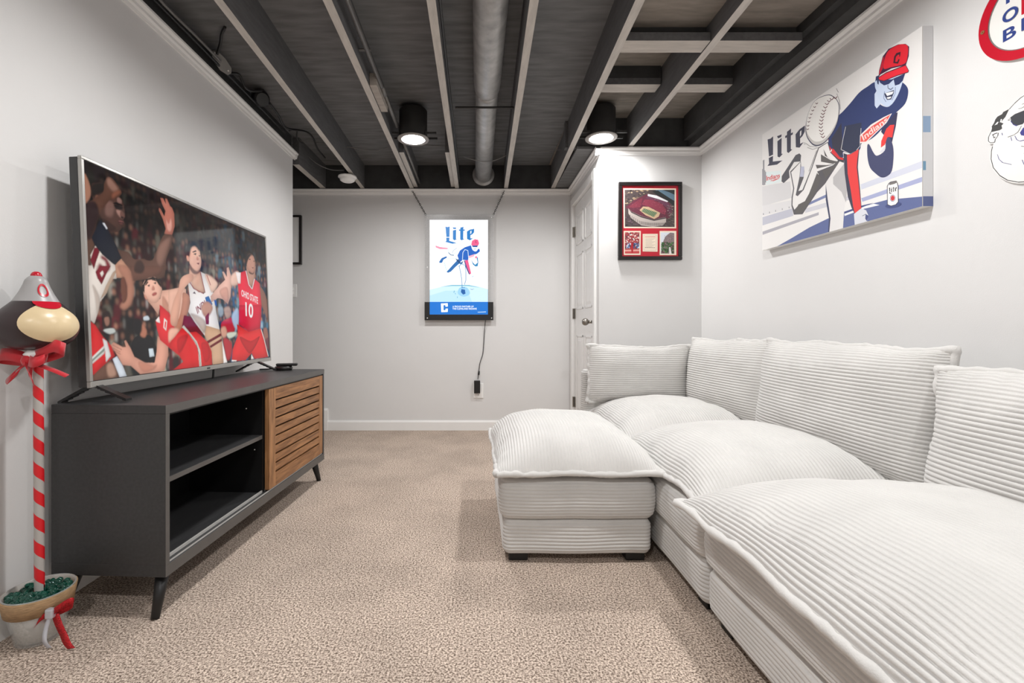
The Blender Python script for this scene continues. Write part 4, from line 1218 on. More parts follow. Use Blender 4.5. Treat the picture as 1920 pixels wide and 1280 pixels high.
# ---- duct
duct = thing('round_duct', 'long grey painted round metal duct running between the ceiling joists', 'duct', (.06, 0, 0))
MB().tube([(0, YB, 2.352), (0, 2.60, 2.352), (0, 2.68, 2.352), (0, 2.72, 2.352)], [.078, .078, .074, .062], 28).build('duct_pipe', M['duct'], duct, True)
MB().tube([(0, 2.70, 2.345), (0, 2.72, 2.345), (0, 3.3, 2.344), (0, YF - .021, 2.34)], [.064, .068, .07, .074], 28).build('duct_pipe', M['duct'], duct, True)
dc = MB().lathe([(.078, 0), (.098, .004), (.1, .02), (.078, .024)], 28).build('duct_collar', M['duct'], duct, True)
dc.rotation_euler = (PI / 2, 0, 0); dc.location = (0, YF - .021, 2.34)
MB().tube([(-.19, 2.735, 2.262), (.205, 2.735, 2.262)], .007, 6).build('hanger_rod', M['cable'], duct)
st = MB().tube(spline([(-.16, 3.62, 2.30), (-.08, 3.62, 2.275), (0, 3.62, 2.262), (.09, 3.62, 2.275), (.19, 3.62, 2.32)], 5), .0035, 5)
st.build('hanger_strap', M['cablegrey'], duct)

# ---- ceiling lamps
def lamp(x, y, label):
    t = thing('ceiling_lamp', label, 'lamp', (x, y, ZJ - .012), group='round ceiling lamps')
    MB().lathe([(.094, .004), (.094, .19), (.085, .2), (0, .2)], 36, cap=False).build('lamp_can', M['lampcan'], t, True)
    MB().lathe([(.078, 0), (.104, 0), (.106, .004), (.098, .010), (.078, .006), (.078, 0)], 40, cap=False).build('trim_ring', M['lamptrim'], t, True)
    MB().lathe([(.08, .001), (.074, .012), (.068, .024), (.066, .03)], 36, cap=False).build('reflector', M['baffle'], t, True)
    MB().lathe([(.067, .026), (.03, .024), (0, .0235)], 32, cap=False).build('lens', M['lens'], t, True)
    for x0, x1 in ((-.135, -.085), (.085, .16)):
        for yb in (-.05, .04): MB().box(x0, x1, yb, yb + .012, .02, .034).build('mounting_bracket', M['lampcan'], t)
    ld = bpy.data.lights.new('lamp_light', 'AREA')
    ld.shape = 'DISK'; ld.size = .125; ld.energy = LAMP_WATT; ld.color = LAMP_COLOUR
    lo = bpy.data.objects.new('lamp_light', ld)
    COL.objects.link(lo); lo.parent = t; lo.location = (0, 0, .012)
    return t
LL = ['round ceiling lamp lit white between the joists left of the duct', 'round ceiling lamp lit white above the framed stadium print',
      'round ceiling lamp over the television stand', 'round ceiling lamp over the middle of the sofa',
      'unseen round ceiling lamp added behind the camera on the left', 'unseen round ceiling lamp added behind the camera on the right']
for (x, y), l in zip(LAMPS, LL): lamp(x, y, l)

# ---- smoke detector
t = thing('smoke_detector', 'white round smoke detector hanging below a joist by the far wall', 'detector', (-1.08, 3.80, 2.165))
MB().lathe([(0, .045), (.055, .045), (.074, .04), (.076, .03), (.066, .026), (.062, .022)], 32, cap=False).build('mounting_base', M['white_plastic'], t, True)
MB().lathe([(.062, .024), (.06, .006), (.045, -.004), (.02, -.007), (0, -.007)], 32, cap=False).build('cover', M['white_plastic'], t, True)
MB().tube([(0, 0, .045), (0, 0, .09)], .03, 12).build('mounting_box', M['black'], t)

# ---- cables and fittings in the ceiling
def cable(name, label, pts, r, m, n=6):
    o = MB().tube(spline(pts, 6), r, n).build(name, M[m], None, True)
    return tag(o, label, 'cable')
cable('ceiling_cable', 'thin grey cable running through the joists to the smoke detector', [(-1.40, 3.75, 2.36), (-1.32, 3.78, 2.30), (-1.22, 3.80, 2.262), (-1.10, 3.80, 2.256)], .004, 'cablegrey')
cable('ceiling_cable', 'long thin grey cable crossing under the subfloor near the far wall', [(-1.38, 3.55, 2.40), (-1.05, 3.58, 2.37), (-.8, 3.62, 2.35), (-.6, 3.6, 2.39), (-.19, 3.62, 2.38)], .0035, 'cablegrey')
cable('ceiling_cable', 'grey cable sagging between the last two joists before the door', [(.25, 3.62, 2.37), (.45, 3.63, 2.345), (.69, 3.62, 2.36)], .003, 'cablegrey')
cable('ceiling_cable', 'black cable stapled along the joist left of the duct', [(-.155, .6, 2.27), (-.150, 1.6, 2.262), (-.154, 2.4, 2.258), (-.150, 3.0, 2.256), (-.155, 3.5, 2.25), (-.15, 4.1, 2.25)], .005, 'cable')
cable('wall_cable', 'pale grey cable lying along the top of the left wall crown', [(-1.385, .6, 2.35), (-1.38, 1.4, 2.352), (-1.375, 1.8, 2.37), (-1.37, 2.0, 2.352), (-1.375, 2.25, 2.365), (-1.37, 2.43, 2.36)], .007, 'cablegrey')
cable('wall_cable', 'black cable lying beside the pale one above the left wall crown', [(-1.40, .6, 2.345), (-1.395, 1.5, 2.345), (-1.39, 2.1, 2.35), (-1.385, 2.7, 2.345), (-1.39, 3.3, 2.35)], .007, 'cable')
cable('wall_cable', 'black cable looping up between junction plate and black box', [(-1.375, 2.52, 2.345), (-1.35, 2.58, 2.375), (-1.345, 2.64, 2.335), (-1.34, 2.70, 2.345), (-1.33, 2.78, 2.385), (-1.34, 2.86, 2.43)], .007, 'cable')
cable('wall_cable', 'black cable rising from the junction plate to the subfloor', [(-1.37, 2.40, 2.38), (-1.33, 2.36, 2.41), (-1.29, 2.30, 2.42), (-1.25, 2.26, 2.43)], .007, 'cable')
cable('wall_cable', 'black cable drooping beyond the black box at the wall end', [(-1.33, 2.92, 2.38), (-1.33, 3.05, 2.365), (-1.34, 3.2, 2.345), (-1.28, 3.38, 2.40), (-1.25, 3.46, 2.39), (-1.25, 3.58, 2.345), (-1.24, 3.72, 2.33)], .007, 'cable')
cable('wall_cable', 'loose end of black cable coiled at the wall end', [(-1.36, 3.3, 2.37), (-1.33, 3.36, 2.40), (-1.35, 3.42, 2.36), (-1.33, 3.47, 2.345)], .006, 'cable')
t = thing('junction_plate', 'grey metal junction plate hanging over the left wall crown', 'junction box', (-1.372, 2.44, 2.362))
N = Vector((.62, -.55, -.56)).normalized(); A = Vector((.25, .75, -.45)); A = (A - N * A.dot(N)).normalized(); B = N.cross(A)
ol = [(-.062, -.004), (-.05, .02), (.0, .03), (.05, .026), (.068, .008), (.066, -.014), (.03, -.03), (-.03, -.026)]
pl = MB().slab(ol, lambda p, q: A * p[0] + B * p[1] + N * q, -.03, .0)
pl.build('plate', M['conduit'], t)
for u in (-.048, .05):
    p_ = A * u + B * .003
    MB().tube([p_, p_ + N * .004], .0045, 8).build('screw', M['alu'], t)
t = thing('black_cable_box', 'black round cable box above the left wall crown', 'cable box', (-1.355, 2.86, 2.38))
MB().tube([-N * .05, N * -.004, N * .02], [.045, .052, .046], 20).build('box_body', M['black'], t, True)
MB().tube([N * .02, N * .025], [.04, .038], 20).build('box_lid', M['cable'], t)
t = thing('conduit_pipe', 'thin grey conduit pipe running beside the joist left of the lit lamp', 'pipe', (-.525, 0, 2.268))
for a, b in ((YB, 2.55), (2.56, 3.0), (3.2, YF - .03)): MB().tube([(0, a, 0), (0, b, -.003)], .011, 10).build('pipe_length', M['conduit'], t, True)
MB().tube([(0, 2.51, 0), (0, 2.60, 0)], .015, 10).build('coupling', M['conduit'], t, True)
for y in (1.2, 2.2, 3.6): MB().box(-.045, .013, y - .008, y + .008, .009, .013).build('pipe_clip', M['conduit'], t)

# ---------------------------------------------------------------- television stand
SX, SY, SA = -1.000, 1.462, -math.atan2(.062, 1.33)
stand = thing('tv_stand', 'charcoal television stand with open shelves and a slatted wooden sliding door', 'tv stand', (SX, SY, 0), (0, 0, SA))
SD, SL, SB, ST = .385, 1.335, .132, .685
MB().box(-SD, 0, 0, SL, ST - .028, ST, .0015).build('top_panel', M['stand'], stand)
MB().box(-SD, 0, 0, SL, SB, SB + .038, .0015).build('bottom_panel', M['stand'], stand)
for y in (0, SL - .018): MB().box(-SD, -.0005, y, y + .018, SB + .038, ST - .028, .001).build('side_panel', M['stand'], stand)
MB().box(-SD, -SD + .006, .018, SL - .018, SB + .038, ST - .028).build('back_panel', M['stand_in'], stand)
MB().box(-SD + .006, -.028, .655, .673, SB + .038, ST - .028).build('divider', M['stand_in'], stand)
MB().box(-SD + .006, -.03, .018, .655, .42, .438, .001).build('shelf', M['stand'], stand)
MB().box(-.03, -.0285, .018, .655, .4205, .4375).build('shelf_edging', M['stand_edge'], stand)
MB().box(-.0004, .0008, .0005, SL - .0005, ST - .0275, ST - .0005).build('edging', M['stand_edge'], stand)
MB().box(-.0004, .0008, .0005, SL - .0005, SB + .0005, SB + .0375).build('edging', M['stand_edge'], stand)
MB().box(-.0004, .0008, .0005, .0175, SB + .038, ST - .028).build('edging', M['stand_edge'], stand)
MB().box(-.034, -.0285, .0185, SL - .0185, SB + .038, SB + .048).box(-.008, -.006, .0185, SL - .0185, SB + .038, SB + .043).build('track', M['alu'], stand)
MB().box(-.031, -.006, .0185, SL - .0185, ST - .034, ST - .028).build('track', M['stand_in'], stand)
for (x, y, z) in ((-.1, .028, .53), (-.1, .645, .56), (-.06, .645, .37), (-.06, .028, .37)):
    MB().lathe([(.003, 0), (.003, .004), (0, .005)], 8, (x, y, z)).build('shelf_pin', M['alu'], stand)
# door
D0, D1, DZ0, DZ1, DT = .668, SL - .02, SB + .046, ST - .036, .022
dr = bpy.data.objects.new('sliding_door', None); COL.objects.link(dr); dr.parent = stand; dr['label'] = 'slatted warm brown wooden door'
sw = .062
MB().box(-.024, -.002, D0, D0 + sw, DZ0, DZ1, .0015).build('stile', M['woodv'], dr)
MB().box(-.024, -.002, D1 - sw * .8, D1, DZ0, DZ1, .0015).build('stile', M['woodv'], dr)
RT, RB = .056, .062
MB().box(-.024, -.002, D0 + sw, D1 - sw * .8, DZ1 - RT, DZ1, .001).build('rail', M['wood'], dr)
MB().box(-.024, -.002, D0 + sw, D1 - sw * .8, DZ0, DZ0 + RB, .001).build('rail', M['wood'], dr)
n, gap = 8, .0085
H = (DZ1 - RT) - (DZ0 + RB)
sh = (H - gap * (n + 1)) / n
for k in range(n):
    z = DZ0 + RB + gap + k * (sh + gap)
    MB().box(-.02, -.0035, D0 + sw - .002, D1 - sw * .8 + .002, z, z + sh, .0015).build('slat', M['wood'], dr)
MB().box(-.0265, -.0245, D0 + .01, D1 - .01, DZ0 + .01, DZ1 - .01).build('backing', M['stand_in'], dr)
def leg(x, y, dx, dy, nm='leg'):
    MB().tube([(x, y, SB), (x + dx, y + dy, 0)], [.021, .0125], 18).build(nm, M['legblack'], stand, True)
leg(-.045, .05, .012, -.052); leg(-.045, SL - .05, .012, .052); leg(-SD + .045, .05, -.012, -.052); leg(-SD + .045, SL - .05, -.012, .052)

# ---------------------------------------------------------------- television
TVX, TVY, TVZ, TVW, TVH = -1.276, 1.505, .735, 1.322, .772
tv = thing('television', 'large flat television with silver bezel showing a basketball game', 'television', (TVX, TVY, TVZ), (0, -.0419, 0))
m = MB()
bz = .011
m.box(-.014, .0, 0, TVW, 0, .021, .002).box(-.014, .0, 0, TVW, TVH - bz, TVH, .002).box(-.014, .0, 0, bz, .021, TVH - bz, .002).box(-.014, .0, TVW - bz, TVW, .021, TVH - bz, .002)
m.build('bezel', M['tvsilver'], tv)
MB().box(-.045, -.014, .002, TVW - .002, .002, TVH - .002, .004).build('back_shell', M['tvdark'], tv)
MB().box(-.013, -.004, bz, TVW - bz, .021, TVH - bz).build('screen_glass', M['black'], tv)
pic = screen_picture(ART_TV, 1080, 620).reshape(310, 2, 540, 2, 3).mean(axis=(1, 3))
picture_grid('screen_picture', pic, lambda u, v, h: (-.0038 + h, bz + .002 + u * (TVW - 2 * bz - .004), .023 + v * (TVH - bz - .025)), M['screen'], tv)
MB().box(0, .0008, TVW * .5 - .012, TVW * .5 + .012, .006, .014).build('maker_mark', M['tvdark'], tv)
MB().tube([(-.03, TVW * .57, .002), (-.035, TVW * .57, -.047)], .005, 8).build('cable_stub', M['black'], tv)
for y in (.035, TVW - .16):
    f = MB()
    for s in (-1, 1):
        pts = spline([(-.018, y, .012), (-.018 + s * .03, y, -.004), (-.018 + s * .115, y, -.046)], 5)
        for a, b in zip(pts[:-1], pts[1:]):
            w = .013
            v = [(a[0], a[1] - w, a[2] - .007), (a[0], a[1] + w, a[2] - .007), (a[0], a[1] + w, a[2] + .004), (a[0], a[1] - w, a[2] + .004),
                 (b[0], b[1] - w, b[2] - .004), (b[0], b[1] + w, b[2] - .004), (b[0], b[1] + w, b[2] + .004), (b[0], b[1] - w, b[2] + .004)]
            f.add(v, [(0, 1, 2, 3), (4, 7, 6, 5), (0, 4, 5, 1), (1, 5, 6, 2), (2, 6, 7, 3), (3, 7, 4, 0)])
    f.build('foot', M['black'], tv)
t = thing('media_box', 'small flat black media box on the stand behind the television foot', 'media box', (-1.16, 2.735, ST + .0005))
MB().lathe([(.0, 0), (.045, 0), (.05, .006), (.05, .018), (.044, .024), (0, .024)], 28, cap=False).build('case', M['black'], t, True)
MB().tube([(-.05, 0, .012), (-.09, -.01, .006), (-.14, -.01, .004)], .004, 6).build('lead', M['cable'], t)
t = thing('remote_control', 'black remote control lying across the media box', 'remote', (-1.10, 2.74, ST + .026), (0, 0, .25))
MB().box(-.10, .02, -.019, .019, -.0005, .015, .006).build('case', M['black'], t)
MB().lathe([(0, .0152), (.008, .0152), (.008, .0145)], 12, (.0, 0, 0), cap=False).build('button', M['cablegrey'], t)
# ---------------------------------------------------------------- things on the walls
# lit sign on the far wall
SGX0, SGX1, SGZ0, SGZ1 = -.4755, .1545, 1.012, 1.978
SGY = YF - .045
sg = thing('lit_sign', 'lit beer sign with a pitcher in a clear panel hung on two chains', 'sign', (SGX0, SGY, SGZ0))
SW, SH = SGX1 - SGX0, SGZ1 - SGZ0
MB().box(0, SW, 0, .008, 0, SH, .001).build('acrylic_panel', M['acrylic'], sg)
MB().box(-.001, SW - .004, -.003, .010, 0, .166, .001).build('black_base', M['black'], sg)
px0, px1, pz0, pz1 = .046, .577, .052, .914
MB().box(px0, px1, -.004, .011, pz0, pz1, .001).build('light_panel', M['white_plastic'], sg)
art_mesh('sign_picture', ART_SIGN, lambda u, v, h: (px0 + u * (px1 - px0), -.0045 - h, pz0 + v * (pz1 - pz0)), M['signprint'], sg, 5e-6)
for x, z in ((.025, SH - .03), (SW - .02, SH - .03), (.025, .02), (SW - .02, .02), (.025, SH * .5)):
    s = MB().lathe([(.005, 0), (.005, .004), (0, .005)], 10).build('standoff', M['white_plastic'], sg)
    s.rotation_euler = (PI / 2, 0, 0); s.location = (x, -.0035, z)
for x0, x1 in ((.012, -.125), (SW - .004, SW + .105)):
    c = MB()
    a, b = Vector((x0, .004, SH - .005)), Vector((x1, .025, SH + .236))
    L = (b - a).length; n = int(L / .017); d = (b - a) / n
    for k in range(n):
        p = a + d * (k + .5); dn = d.normalized(); s1 = Vector((0, 1, 0)); s2 = dn.cross(s1)
        s = s1 if k % 2 else s2
        c.tube([p + dn * (.0115 * math.cos(2 * PI * q / 10)) + s * (.006 * math.sin(2 * PI * q / 10)) for q in range(11)], .0021, 5, False)
    c.build('chain', M['black'], sg)
# cord, adapter, outlet
cord = MB().tube(spline([(SGX1 - .075, SGY + .005, SGZ0 + .005), (SGX1 - .085, YF - .012, .90), (SGX1 - .092, YF - .01, .78), (SGX1 - .10, YF - .01, .70), (SGX1 - .125, YF - .012, .62), (SGX1 - .135, YF - .014, .555), (SGX1 - .145, YF - .02, .47)], 8), .0032, 6)
cord.tube([(SGX1 - .134, YF - .013, .545), (SGX1 - .138, YF - .014, .51)], .008, 8)
t = thing('power_adapter', 'black plug adapter and thin cord feeding the lit sign', 'adapter', (0, 0, 0))
cord.build('cord', M['cable'], t, True)
MB().box(-.025, .03, YF - .048, YF - .009, .345, .46, .003).build('adapter_body', M['black'], t)
ou = thing('wall_outlet', 'white wall outlet under the lit sign', 'outlet', (.012, YF, .365))
MB().box(-.042, .049, -.009, 0, -.068, .068, .003).build('cover_plate', M['white_plastic'], ou)
for z in (-.028,):
    MB().box(-.017, .02, -.0105, -.005, z - .02, z + .02, .001).build('socket', M['white_plastic'], ou)
    MB().box(-.009, -.006, -.0108, -.010, z - .003, z + .010).box(.008, .0105, -.0108, -.010, z - .003, z + .010).box(-.001, .005, -.0108, -.010, z - .014, z - .008).build('socket_slot', M['black'], ou)
# light switch and frame half hidden by the left wall
sw_ = thing('light_switch', 'white light switch plate half hidden by the left wall', 'light switch', (-1.70, YF, 1.285))
MB().box(-.04, .04, -.006, 0, -.06, .06, .002).build('cover_plate', M['white_plastic'], sw_)
for z in (-.018, .018): MB().box(-.012, .012, -.011, -.005, z - .014, z + .012, .002).build('toggle', M['white_plastic'], sw_)
pf = thing('picture_frame', 'black framed white picture half hidden by the left wall', 'picture frame', (-1.835, YF, 1.525))
for a in ((-.225, .225, 0, .018), (-.225, .225, .432, .45), (-.225, -.207, .018, .432), (.207, .225, .018, .432)):
    MB().box(a[0], a[1], -.03, 0, a[2], a[3], .001).build('frame_bar', M['frameblack'], pf)
MB().box(-.207, .207, -.02, -.002, .018, .432).build('sheet', M['white_plastic'], pf)

# framed stadium print
FX0, FX1, FZ0, FZ1 = 1.002, 1.453, 1.42, 1.972
fs_ = thing('framed_print', 'black framed stadium print with red mat on the short wall', 'framed print', (FX0, YA, FZ0))
FW, FH, fb = FX1 - FX0, FZ1 - FZ0, .026
for a in ((0, FW, 0, fb), (0, FW, FH - fb, FH), (0, fb, fb, FH - fb), (FW - fb, FW, fb, FH - fb)):
    MB().box(a[0], a[1], -.026, 0, a[2], a[3], .004).build('frame_bar', M['frameblack'], fs_)
MB().box(fb - .001, FW - fb + .001, -.015, -.002, fb - .001, FH - fb + .001).build('backing_board', M['signred'], fs_)
art_mesh('stadium_print', ART_STADIUM, lambda u, v, h: (fb + u * (FW - 2 * fb), -.0152 - h, fb + v * (FH - 2 * fb)), M['paperprint'], fs_, 8e-6)

# canvas on the right wall
CY0, CY1, CZ0, CZ1, CT = 1.596, 2.49, 1.361, 1.993, .038
cvs = thing('canvas_print', 'large canvas print of a pitcher throwing a baseball above the sofa', 'canvas print', (XR, CY0, CZ0))
CW, CH = CY1 - CY0, CZ1 - CZ0
MB().box(-CT, 0, 0, CW, 0, CH, .002).build('stretched_canvas', M['signwhite'], cvs)
def cplace(u, v, h):
    if u > 1.0005: return ((u - 1) / .066 * (CT - .002) - CT + .001, -h - .0002, v * CH)
    return (-CT - .0002 - h, (1 - u) * CW, v * CH)
art_mesh('canvas_picture', ART_CANVAS, cplace, M['canvasprint'], cvs, 6e-6)

# round sign
rs_ = thing('round_sign', 'round white enamel sign with red rim and blue letters high on the right wall', 'sign', (XR - .001, 1.30, 1.862), (0, 0, 0))
def disc(m, r0, r1, t0, t1, n=64):
    pr = [(r0, t0), (r1, t0), (r1, t1), (r0, t1), (r0, t0)] if r0 > 0 else [(0, t0), (r1, t0), (r1, t1), (0, t1)]
    v, f = [], []
    for r, tt in pr:
        for k in range(n): v.append((-tt, r * math.cos(2 * PI * k / n), r * math.sin(2 * PI * k / n)))
    for i in range(len(pr) - 1):
        for k in range(n): f.append((i * n + k, i * n + (k + 1) % n, (i + 1) * n + (k + 1) % n, (i + 1) * n + k))
    m.add(v, f); return m
disc(MB(), 0, .1425, 0, .006).build('plate', M['signwhite'], rs_)
disc(MB(), .117, .143, .006, .0085).build('red_rim', M['signred'], rs_)
disc(MB(), .1145, .117, .006, .0075).build('rim_line', M['cablegrey'], rs_)
for a in (math.radians(0), math.radians(180)):
    g = disc(MB(), .002, .0055, .0085, .0105, 16).build('grommet', M['brass'], rs_)
    g.location = (0, .130 * math.cos(a), .130 * math.sin(a))
MB().box(-.0075, -.006, -.06, .030, -.014, .060).build('red_block', M['signred'], rs_)
def letter(ch, y, z, w, h, m, lift):
    vs, fs = text_mesh(ch)
    v = [(-lift, y - x * w, z + q * h) for x, q in vs]
    mesh_obj('letter', v, fs, M[m], rs_)
letter('B', .078, -.065, .034, .036, 'signblue', .0062)
letter('E', .030, -.062, .030, .036, 'signblue', .0078)
letter('O', .078, -.012, .040, .038, 'signblue', .0078)
letter('P', .070, .045, .032, .038, 'signblue', .0062)
letter('R', .022, .008, .034, .042, 'signdark', .0078)

# caricature cut-out
co = thing('caricature_cutout', 'white cut-out cartoon face with sunglasses on the right wall', 'wall sign', (XR, 0, 0))
pts = [(CARICATURE_OUTLINE[i] / 2000, CARICATURE_OUTLINE[i + 1] / 2000) for i in range(0, len(CARICATURE_OUTLINE), 2)]
pts = spline(pts, 5, True)
MB().slab(pts, lambda p, q: (-q, p[0], p[1]), .001, .006).build('board', M['signwhite'], co)
art_mesh('drawing', ART_CARICATURE, lambda u, v, h: (-.0061 - h, u, v), M['paperprint'], co, 6e-6)

# ---------------------------------------------------------------- sofa
PITCH = .0138
def rib(t):
    return abs(math.sin(PI * t)) ** .55
def prof(x, p=3.0, q=.62):
    return max(0.0, 1 - abs(x) ** p) ** q
def pillow(name, w, h, top, bot, mtx, parent, axis=0, seed=0, conc=.03, amp=.0058, nb=64, pip=.0115, lump=.012, p=3.0, q=.62, wav=.006, pucker=.006):
    """padded cushion with real ribs: local x width, y height, z thickness; ribs repeat along local axis (0: x, 1: y)"""
    across = w if axis == 0 else h
    # spread the ribs evenly over the curved cross-section
    fine = [-1 + 2 * i / 400 for i in range(401)]
    arc = [0.0]
    for a, b_ in zip(fine[:-1], fine[1:]):
        arc.append(arc[-1] + math.hypot((b_ - a) * across / 2, top * (prof(b_, p, q) - prof(a, p, q))))
    nr = int(round(arc[-1] / PITCH)); na = nr * 5
    ss = [arc[-1] * i / na for i in range(na + 1)]
    dense = list(np.interp(ss, arc, fine))
    phase = {}
    for s_, c_ in zip(ss, dense): phase[c_] = s_ / arc[-1] * nr
    loose = [-math.cos(PI * i / nb) for i in range(nb + 1)]
    us, vs_ = (dense, loose) if axis == 0 else (loose, dense)
    nu, nv = len(us) - 1, len(vs_) - 1
    V, F = [], []
    def outline(u, v):
        x = w / 2 * u * (1 - conc * (1 - v * v)); y = h / 2 * v * (1 - conc * (1 - u * u))
        e = max(abs(u), abs(v)) ** 6
        nz = noise.noise(Vector((x * 5 + seed, y * 5, 3.1)))
        return x + (wav * nz * e if abs(u) > abs(v) else 0), y + (wav * nz * e if abs(v) >= abs(u) else 0)
    def zed(u, v, sgn):
        x, y = outline(u, v)
        pu, pv = prof(u, p, q), prof(v, p, q)
        f = pu * pv
        nz = noise.noise(Vector((x * 3.2 + seed * 7, y * 3.2, .7 * sgn))) + .5 * noise.noise(Vector((x * 9 + seed * 3, y * 9, 2 + sgn)))
        zz = (top if sgn > 0 else -bot) * f
        zz += sgn * lump * nz * min(1, f * 1.6)
        edge = max(abs(u), abs(v)) ** 8
        zz += wav * edge * noise.noise(Vector((x * 6, y * 6, seed + 9.2)))
        if sgn > 0:
            c, o_ = (u, pv) if axis == 0 else (v, pu)
            e = .004
            slope = top * o_ * (prof(min(1, c + e), p, q) - prof(max(-1, c - e), p, q)) / ((min(1, c + e) - max(-1, c - e)) * across / 2)
            ln = math.hypot(1, slope)
            al = y if axis == 0 else x
            zone = max(0, 1 - abs(abs(c) - .9) / .14)
            k = amp * (rib(phase.get(c, c * nr / 2 + nr / 2)) - .6) * min(1, (1 - abs(c)) * across / .012, .2 + o_ * 4)
            k += pucker * zone * noise.noise(Vector((c * 3, al * 30, seed + 4)))
            zz += k / ln
            if axis == 0: x -= k * slope / ln
            else: y -= k * slope / ln
        return Vector((x, y, zz))
    for v in vs_:
        for u in us: V.append(mtx @ zed(u, v, 1))
    W = nu + 1
    F += [(j * W + i, j * W + i + 1, (j + 1) * W + i + 1, (j + 1) * W + i) for j in range(nv) for i in range(nu)]
    k = len(V); nl = 20
    cs = [-math.cos(PI * i / nl) for i in range(nl + 1)]
    for v in cs:
        for u in cs: V.append(mtx @ zed(u, v, -1))
    W2 = nl + 1
    F += [(k + j * W2 + i, k + (j + 1) * W2 + i, k + (j + 1) * W2 + i + 1, k + j * W2 + i + 1) for j in range(nl) for i in range(nl)]
    body = mesh_obj(name, V, F, M['cord'], parent, True)
    # seam piping
    m = MB(); N = 90
    per = [(-1 + 2 * i / N, -1) for i in range(N)] + [(1, -1 + 2 * i / N) for i in range(N)] + [(1 - 2 * i / N, 1) for i in range(N)] + [(-1, 1 - 2 * i / N) for i in range(N + 1)]
    path, rad = [], []
    for u, v in per:
        q_ = zed(u, v, 1)
        cor = (abs(u) * abs(v)) ** 10
        nz = noise.noise(Vector((q_.x * 30, q_.y * 30, seed + 1)))
        path.append(mtx @ (q_ + Vector((0, 0, .003 * nz)))); rad.append(pip * (1 + .45 * nz + .35 * cor))
    m.tube(path, rad, 8)
    return body, m

def rounded_box(name, x0, x1, y0, y1, z0, z1, parent, r=.035, bulge=.0, seed=0, amp=.0038, crown=.0):
    """upholstered block with horizontal ribs all round"""
    pts = []
    def side(a, b, n):
        for i in range(n):
            t = i / n
            pts.append((a[0] + (b[0] - a[0]) * t, a[1] + (b[1] - a[1]) * t))
    def arc(cx, cy, a0, n=6):
        for i in range(n):
            a = a0 + PI / 2 * i / n
            pts.append((cx + r * math.cos(a), cy + r * math.sin(a)))
    n = 26
    arc(x1 - r, y0 + r, -PI / 2); side((x1, y0 + r), (x1, y1 - r), n)
    arc(x1 - r, y1 - r, 0); side((x1 - r, y1), (x0 + r, y1), n)
    arc(x0 + r, y1 - r, PI / 2); side((x0, y1 - r), (x0, y0 + r), n)
    arc(x0 + r, y0 + r, PI); side((x0 + r, y0), (x1 - r, y0), n)
    cx, cy = (x0 + x1) / 2, (y0 + y1) / 2
    nr = max(3, int(round((z1 - z0) / PITCH))); nz = nr * 6
    P = len(pts)
    V, F = [], []
    for k in range(nz + 1):
        t = k / nz
        z = z0 + (z1 - z0) * t
        edge = 1 - max(0, 1 - min(t, 1 - t) * (z1 - z0) / .03) ** 2
        off = -.018 * (1 - edge) + bulge * math.sin(PI * t) + amp * (rib(t * nr) - .6)
        for i, (x, y) in enumerate(pts):
            d = Vector((pts[(i + 1) % P][1] - pts[i - 1][1], -(pts[(i + 1) % P][0] - pts[i - 1][0])))
            d.normalize()
            nzv = noise.noise(Vector((x * 4 + seed, y * 4, z * 4))) * .006
            o2 = off + nzv
            V.append((x + d.x * o2, y + d.y * o2, z + .004 * noise.noise(Vector((x * 5, y * 5, seed + 2 + k * .02)))))
    F += [(k * P + i, k * P + (i + 1) % P, (k + 1) * P + (i + 1) % P, (k + 1) * P + i) for k in range(nz) for i in range(P)]
    k = len(V)
    V += [(cx, cy, z0), (cx, cy, z1 + crown)]
    F += [(k, (i + 1) % P, i) for i in range(P)] + [(k + 1, nz * P + i, nz * P + (i + 1) % P) for i in range(P)]
    return mesh_obj(name, V, F, M['cord'], parent, True)

def T(x, y, z): return Matrix.Translation((x, y, z))
def feet(parent, x0, x1, y0, y1):
    for x in (x0, x1):
        for y in (y0, y1):
            MB().box(x - .038, x + .038, y - .03, y + .03, 0, .034, .004).build('foot', M['foot'], parent)

# ottoman in front of the sofa
ot = thing('ottoman', 'pale corduroy ottoman with a puffy top pushed against the sofa front', 'ottoman', (.402, 2.165, 0))
rounded_box('base', -.300, .298, -.362, .362, .032, .172, ot, seed=1)
rounded_box('middle_cushion', -.305, .303, -.368, .368, .174, .335, ot, bulge=.012, seed=2)
b, m = pillow('top_pad', .652, .80, .165, .02, T(.0, 0, .368), ot, 0, 1, conc=.02, wav=.012)
m.build('piping', M['cord'], b, True)
feet(ot, -.235, .235, -.305, .305)

# sofa sections along the right wall
def section(name, label, y0, y1, seed, padtop=.155, px0=.732, conc=.012):
    yc = (y0 + y1) / 2
    t = thing(name, label, 'sofa', (1.11, yc, 0), group='sofa sections along the right wall')
    hw = (y1 - y0) / 2
    rounded_box('base', -.375, .385, -hw + .003, hw - .003, .032, .178, t, seed=seed)
    rounded_box('middle_cushion', -.382, .36, -hw + .004, hw - .004, .18, .342, t, bulge=.012, seed=seed + 1)
    pw = 1.475 - px0
    b, m = pillow('top_pad', pw, 2 * hw + .02, padtop, .02, T(px0 + pw / 2 - 1.11, 0, .372), t, 0, seed, conc=conc, wav=.016)
    m.build('piping', M['cord'], b, True)
    rounded_box('back_frame', .388, .468, -hw + .003, hw - .003, .04, .64, t, r=.025, seed=seed + 2)
    feet(t, -.31, .33, -hw + .07, hw - .07)
    return t
t = section('sofa_section', 'corner sofa section with a low end panel by the short wall', 2.255, 3.045, 11)
rounded_box('end_panel', -.40, .468, .40, .485, .04, .66, t, r=.03, seed=15)
section('sofa_section', 'middle sofa section between ottoman and canvas print', 1.468, 2.25, 21, .155, .722)
section('sofa_section', 'near sofa section at the bottom right of the picture', .40, 1.463, 31, .165, .645, .02)

